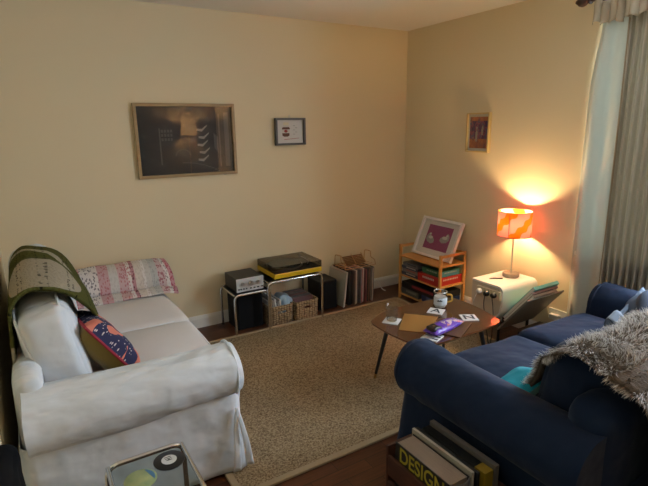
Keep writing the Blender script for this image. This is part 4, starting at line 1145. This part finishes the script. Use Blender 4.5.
def pk(u, v):
    a = 2*PI*u; s_ = v
    wd = .043+.007*sin(v*PI); ht = .027*(1-abs(2*v-1)**4)*(.9 if v > .2 else 1.15)+.0015
    k = noise.noise(V((cos(a)*2, sin(a)*2, v*6)))*.006*sin(v*PI)
    return p0+e*Lk*s_+sd*(wd*cos(a)*(1+.2*k))+V((0,0,(ht+k)*sin(a)-.006+.003*(1-v)))
mb.grid(28, 22, pk, cu=True)
build('wrapper', mb, pat_pack(), t, recalc=False, solid=.0008, angle=0)
mb = MB(); mb.roundbox((.034,.034,.015), .013, n=8, wob=.008, wsc=25, T=lambda p: p0+e*.045+e*p.x+sd*p.y+V((0,0,p.z+.012)))
build('torn_opening', mb, M('dark_packet_inside', (.010,.007,.006), .5), t, angle=0)  # near-black lump filling the packet's open end
build('crimped_end', MB().grid(12, 6, lambda u, v: p1+e*(.028*v-.008)+sd*(.042*(2*u-1))+V((0,0,-.006+.0025*sin(u*40)))), M('silver_foil', (.32,.26,.45), .3, .5), t, recalc=False, solid=.001, angle=0)

# ------------------------------------------------------------------ curtain and rod
t = thing('curtain', 'pale curtain hanging in grey-taupe folds beside the navy sofa', 'curtain', (-.10,-2.1,.02))
m_sheer = cloth_translucent('pale_curtain_lining', (.60,.60,.53), (.50,.53,.47), .17, (160,.1,.002))
m_drape = cloth_translucent('taupe_curtain', (.54,.48,.385), (.40,.37,.29), .22, (160,.15,.002))
ZT, ZB = 2.205, .03
def fold_top(z): return max(0, min(1, (z-1.95)/.25))
def sheer(u, v):
    z = ZB+(ZT-ZB)*v
    op = max(0, min(1, (z-1.80)/.32))          # the top corner hangs away from the wall a little
    y = -1.792-.255*u-.045*op*(1-u)+.006*sin(v*3.2)*(1-u)
    k = min(1, u/.30); k = k*k*(3-2*k)
    return V((-.010-.012*op-(.065-.012*op)*k+.012*sin(u*11+v*1.3)*(1-.2*v)*k-.03*u*k+.006*noise.noise(V((u*3,v*4,0)))*k, y, z))
build('lining_panel', MB().grid(40, 30, sheer), m_sheer, t, recalc=False, solid=.0015, angle=0)
def drape(u, v):
    z = ZB+(ZT-ZB)*v; nf = 9
    ph = u*nf*2*PI + .8*sin(v*2.5+u*4)
    amp = .040*(1-.25*v)
    y = -2.035-.36*u-.006*sin(ph*1.0)*1.5+.02*(1-v)*(u-.3)
    return V((-.092-amp*.72*sin(ph)-.008*sin(ph*2.3+v)*.5, y, z))
build('drape', MB().grid(260, 34, drape), m_drape, t, recalc=False, solid=.002, angle=0)
def edgeb(u, v):
    z = ZB+(ZT-ZB)*v
    return V((-.075-.055*u, -2.04-.012*sin(v*3)-.005*u, z))
build('lining_hem', MB().grid(4, 24, edgeb), M('hem_tan', (.36,.27,.17), .9), t, recalc=False, solid=.002, angle=0)
def head(u, v):
    y = -1.83-.56*u; z = 2.135+.12*v+.008*sin(u*60)+.006*sin(u*37)
    ph = u*74; k = max(0, min(1, (u-.30)/.10)); k = k*k*(3-2*k)
    return V((-.105-.045*k-.020*sin(ph)*(.5+.5*abs(v-.5)*2)-.010*sin(ph*.43), y+.008*cos(ph), z))
build('gathered_heading', MB().grid(220, 6, head), M('heading_tape', (.50,.43,.32), .9), t, recalc=False, solid=.002, angle=0)
t = thing('curtain_rod', 'dark turned wooden curtain rod with a finial near the ceiling', 'curtain rod', (-.10,-2.8,2.26))
build('pole', MB().tube([(-.10,-1.80,2.285),(-.10,-3.95,2.285)], .017, 16), m_curtainwood, t)
T = lambda p: V((p.x, p.z, p.y))
build('finial', MB().lathe([(.017,0),(.026,.006),(.026,.014),(.015,.022),(.030,.045),(.034,.062),(.028,.080),(.014,.094),(.010,.102),(.004,.106)], (-.10,-1.80,2.285), 20, T=T), m_curtainwood, t)
build('bracket', MB().tube([(0,-1.87,2.285),(-.10,-1.87,2.270)], .010, 10), m_curtainwood, t)
build('bracket', MB().tube([(0,-3.87,2.285),(-.10,-3.87,2.270)], .010, 10), m_curtainwood, t)

# ------------------------------------------------------------------ foreground: chrome glass table, bag, crate of books
GX0, GX1, GY0, GY1, GZ = -3.06, -2.795, -2.335, -2.045, .425
m_gtop = glassmat('table_glass', (.80,.86,.86), .02, 1.5, True)
chrome_table('chrome tube table with a clear glass top beside the loveseat arm', GX0, GX1, GY0, GY1, GZ, m_gtop, 'glass_top', GRP)
t = thing('coaster', 'round black coaster shaped like a small record on the glass table', 'coaster', (-2.862,-2.135,GZ+.003))
cz = GZ+.0024
build('disc', MB().lathe([(.052,0),(.053,.002),(.053,.004),(.051,.005)], (-2.866,-2.128,cz), 40), M('vinyl_black', (.010,.010,.011), .3), t)
build('label', MB().lathe([(.026,.005),(.026,.0056)], (-2.866,-2.128,cz), 32), M('label_white', (.62,.62,.60), .6), t)
mb = MB(); mb.lathe([(.0035,.0056),(.0035,.0060)], (-2.866,-2.128,cz), 12)
for k in range(3): mb.box(-2.880+.002*k, -2.856, -2.120-.009*k+.006, -2.117-.009*k+.006, cz+.0056, cz+.006)
build('label_print', mb, m_black, t, smooth=False)
t = thing('coaster', 'round yellow-green and blue coaster on the glass table', 'coaster', (-2.965,-2.19,GZ+.003))
build('disc', MB().lathe([(.050,0),(.052,.002),(.052,.005),(.050,.006)], (-2.972,-2.178,cz), 40), M('coaster_yellow', (.42,.44,.20), .5, var=(22,(.24,.32,.16),.2)), t)
build('blue_patch', MB().prism([(-2.972+.046*cos(a), -2.178+.046*sin(a)) for a in [-.5+k*.2 for k in range(9)]], lambda u, v, w: (u, v, w), cz+.006, cz+.0066), M('coaster_blue', (.08,.20,.36), .5), t, smooth=False)

t = thing('bag', 'tall soft black bag propped against the wall behind the loveseat', 'bag', (-3.30,-2.6,0))
mb = MB(); mb.roundbox((.040,.26,.385), .036, n=16, crown=(.008,.02,.03), wob=.03, wsc=7, seed=4, T=lambda p: p+V((-3.306,-2.58,.395)))
build('body', mb, M('black_nylon', (.004,.004,.0045), .9, spec=.1), t, angle=0)
build('strap', MB().tube(smoothpath([(-3.275,-2.44,.70),(-3.265,-2.46,.60),(-3.262,-2.52,.52),(-3.265,-2.60,.60),(-3.275,-2.62,.70)], 6), .008, 8), m_black, t)

t = thing('crate', 'dark wooden record crate on the floor beside the navy sofa arm', 'crate', (-1.98,-2.68,0))
cx0, cx1, cy0, cy1 = -2.115, -1.868, -2.95, -2.395
build('end_board', MB().box(cx0, cx1, cy1-.014, cy1, .01, .365), m_dkwood, t, smooth=False, bevel=.003)
build('end_board', MB().box(cx0, cx1, cy0, cy0+.014, .01, .365), m_dkwood, t, smooth=False, bevel=.003)
for z in (.02, .13, .24): build('side_slat', MB().box(cx0, cx0+.012, cy0+.014, cy1-.014, z, z+.085), m_dkwood, t, smooth=False, bevel=.002)
for z in (.02, .13, .24): build('side_slat', MB().box(cx1-.012, cx1, cy0+.014, cy1-.014, z, z+.085), m_dkwood, t, smooth=False, bevel=.002)
build('bottom', MB().box(cx0+.01, cx1-.01, cy0+.014, cy1-.014, .012, .024), m_dkwood, t, smooth=False)
# thick book with yellow lettering
t = thing('book', 'thick black book with big yellow DESIGN lettering standing in the crate', 'book', (-2.04,-2.57,.025))
b0, b1 = -2.098, -2.008
m_bk = M('black_cover', (.009,.009,.009), .45); m_pg = M('page_block', (.30,.23,.175), .85, var=(60,(.20,.15,.115),.25), stretch=(14,.3,1))
yb0, yb1, zt = -2.715, -2.432, .393
build('cover', MB().box(b0, b0+.004, yb0, yb1, .026, zt).box(b1-.004, b1, yb0, yb1, .026, zt), m_bk, t, smooth=False, bevel=.001)
build('pages', MB().box(b0+.004, b1-.004, yb0+.006, yb1-.004, .03, zt-.004), m_pg, t, smooth=False)
mb = MB(); mb.grid(10, 2, lambda u, v: (b0+(b1-b0)*u, yb0-.014*sin(u*PI), .026+(zt-.026)*v)); build('spine', mb, M('grey_spine', (.10,.095,.09), .5), t, recalc=False, solid=.003, angle=0)
m_yl = M('yellow_ink', (.38,.33,.03), .5)
lettering('DESIGN', .085, V((b0-.0006, (yb0+yb1)/2, zt-.042)), (0,-1,0), (0,0,1), m_yl, t, 'lettering', .0004, sx=.80)
# sleeves behind it
t = thing('record_sleeve', 'cream record sleeve standing right behind the thick book in the crate', 'record', (-1.995,-2.6,.025), 'records in the crate')
build('sleeve', MB().box(-2.004, -1.992, -2.722, -2.418, .026, .408), M('cream_card', (.34,.31,.25), .6), t, smooth=False, bevel=.001)
t = thing('record_sleeve', 'black record sleeve in the crate between the cream and slate ones', 'record', (-1.97,-2.6,.025), 'records in the crate')
build('sleeve', MB().box(-1.985, -1.972, -2.728, -2.415, .026, .402), m_bk, t, smooth=False, bevel=.001)
t = thing('record_sleeve', 'glossy black record sleeve with a yellow strip at its end in the crate', 'record', (-1.94,-2.6,.025), 'records in the crate')
build('sleeve', MB().box(-1.955, -1.915, -2.735, -2.42, .026, .392), M('gloss_black', (.008,.008,.008), .3), t, smooth=False, bevel=.001)
build('yellow_strip', MB().box(-1.9555, -1.9145, -2.7365, -2.690, .026, .393), M('yellow_strip', (.26,.17,.01), .5), t, smooth=False)
t = thing('record_sleeve', 'grey record sleeve nearest the navy sofa arm in the crate', 'record', (-1.90,-2.6,.025), 'records in the crate')
build('sleeve', MB().box(-1.908, -1.888, -2.74, -2.415, .026, .405), M('grey_card', (.13,.112,.10), .6), t, smooth=False, bevel=.001)
t = thing('book', 'pale paperback standing at the near end of the crate', 'book', (-2.0,-2.84,.025))
build('cover', MB().box(-2.0, -1.965, -2.90, -2.752, .026, .345), M('pale_cover', (.30,.27,.25), .6), t, smooth=False, bevel=.001)
build('pages', MB().box(-1.997, -1.968, -2.898, -2.7515, .03, .3465), m_paper, t, smooth=False)

# ------------------------------------------------------------------ lamp in the rear of the room (seen mirrored in the large picture)
fx, fy = -.57, -5.235
t = thing('floor_lamp', 'floor lamp with a pale drum shade in the rear of the room', 'lamp', (fx,fy,0))
build('base', MB().lathe([(.14,0),(.14,.015),(.03,.025)], (fx,fy,0), 32), m_black, t)
build('pole', MB().tube([(fx,fy,.02),(fx,fy,1.45)], .011, 12), m_brass, t)
m_shade2 = cloth_translucent('pale_shade_cloth', (.22,.20,.17), (.45,.36,.24), .10)
shd = build('lamp_shade', MB().grid(48, 6, lambda u, v: (fx+.14*cos(2*PI*u), fy+.14*sin(2*PI*u), 1.44+.19*v), cu=True), m_shade2, t, recalc=False, angle=0)
build('shade_carrier', MB().tube([(fx-.14,fy,1.46),(fx+.14,fy,1.46)], .003, 6).tube([(fx,fy-.14,1.46),(fx,fy+.14,1.46)], .003, 6), m_steel, shd)
REAR_E = 1500
build('bulb', MB().lathe([(.012,0),(.024,.025),(.032,.05),(.026,.072),(.008,.084)], (fx,fy,1.525), 20), emit('rear_bulb', (1,.62,.28), REAR_E), t)

# ------------------------------------------------------------------ daylight
w = bpy.data.worlds.new('daylight'); S.world = w; w.use_nodes = True
bg = w.node_tree.nodes['Background']; bg.inputs[0].default_value = (.69,.83,1.0,1); bg.inputs[1].default_value = 25.0
ld = bpy.data.lights.new('window_portal', 'AREA'); ld.shape = 'RECTANGLE'; ld.size = WY1-WY0; ld.size_y = WZ1-WZ0
ld.cycles.is_portal = True
lo = bpy.data.objects.new('window_portal', ld); COL.objects.link(lo); lo.location = (.13, (WY0+WY1)/2, (WZ0+WZ1)/2)
lo.rotation_euler = Euler((PI/2, 0, PI/2)); lo['kind'] = 'helper'

# ------------------------------------------------------------------ camera
f, cxx, cyy, czz, yaw, pitch, roll = 490.64, -3.16746, -3.70008, 1.55772, .543481, .2317, -.015828
fwd = V((sin(yaw)*cos(pitch), cos(yaw)*cos(pitch), -sin(pitch))); rt = V((cos(yaw), -sin(yaw), 0)); up = rt.cross(fwd)
r2 = rt*cos(roll)+up*sin(roll); u2 = -rt*sin(roll)+up*cos(roll)
cam = bpy.data.cameras.new('camera'); cam.sensor_width = 36; cam.lens = 36*f/648; cam.sensor_fit = 'HORIZONTAL'; cam.clip_start = .02
co = bpy.data.objects.new('camera', cam); COL.objects.link(co)
mw = Matrix((( r2.x, u2.x, -fwd.x, cxx), (r2.y, u2.y, -fwd.y, cyy), (r2.z, u2.z, -fwd.z, czz), (0,0,0,1)))
co.matrix_world = mw
S.camera = co
S.view_settings.view_transform = 'Standard'; S.view_settings.look = 'None'; S.view_settings.gamma = 1
S.view_settings.use_curve_mapping = False
S.view_settings.exposure = 0.2
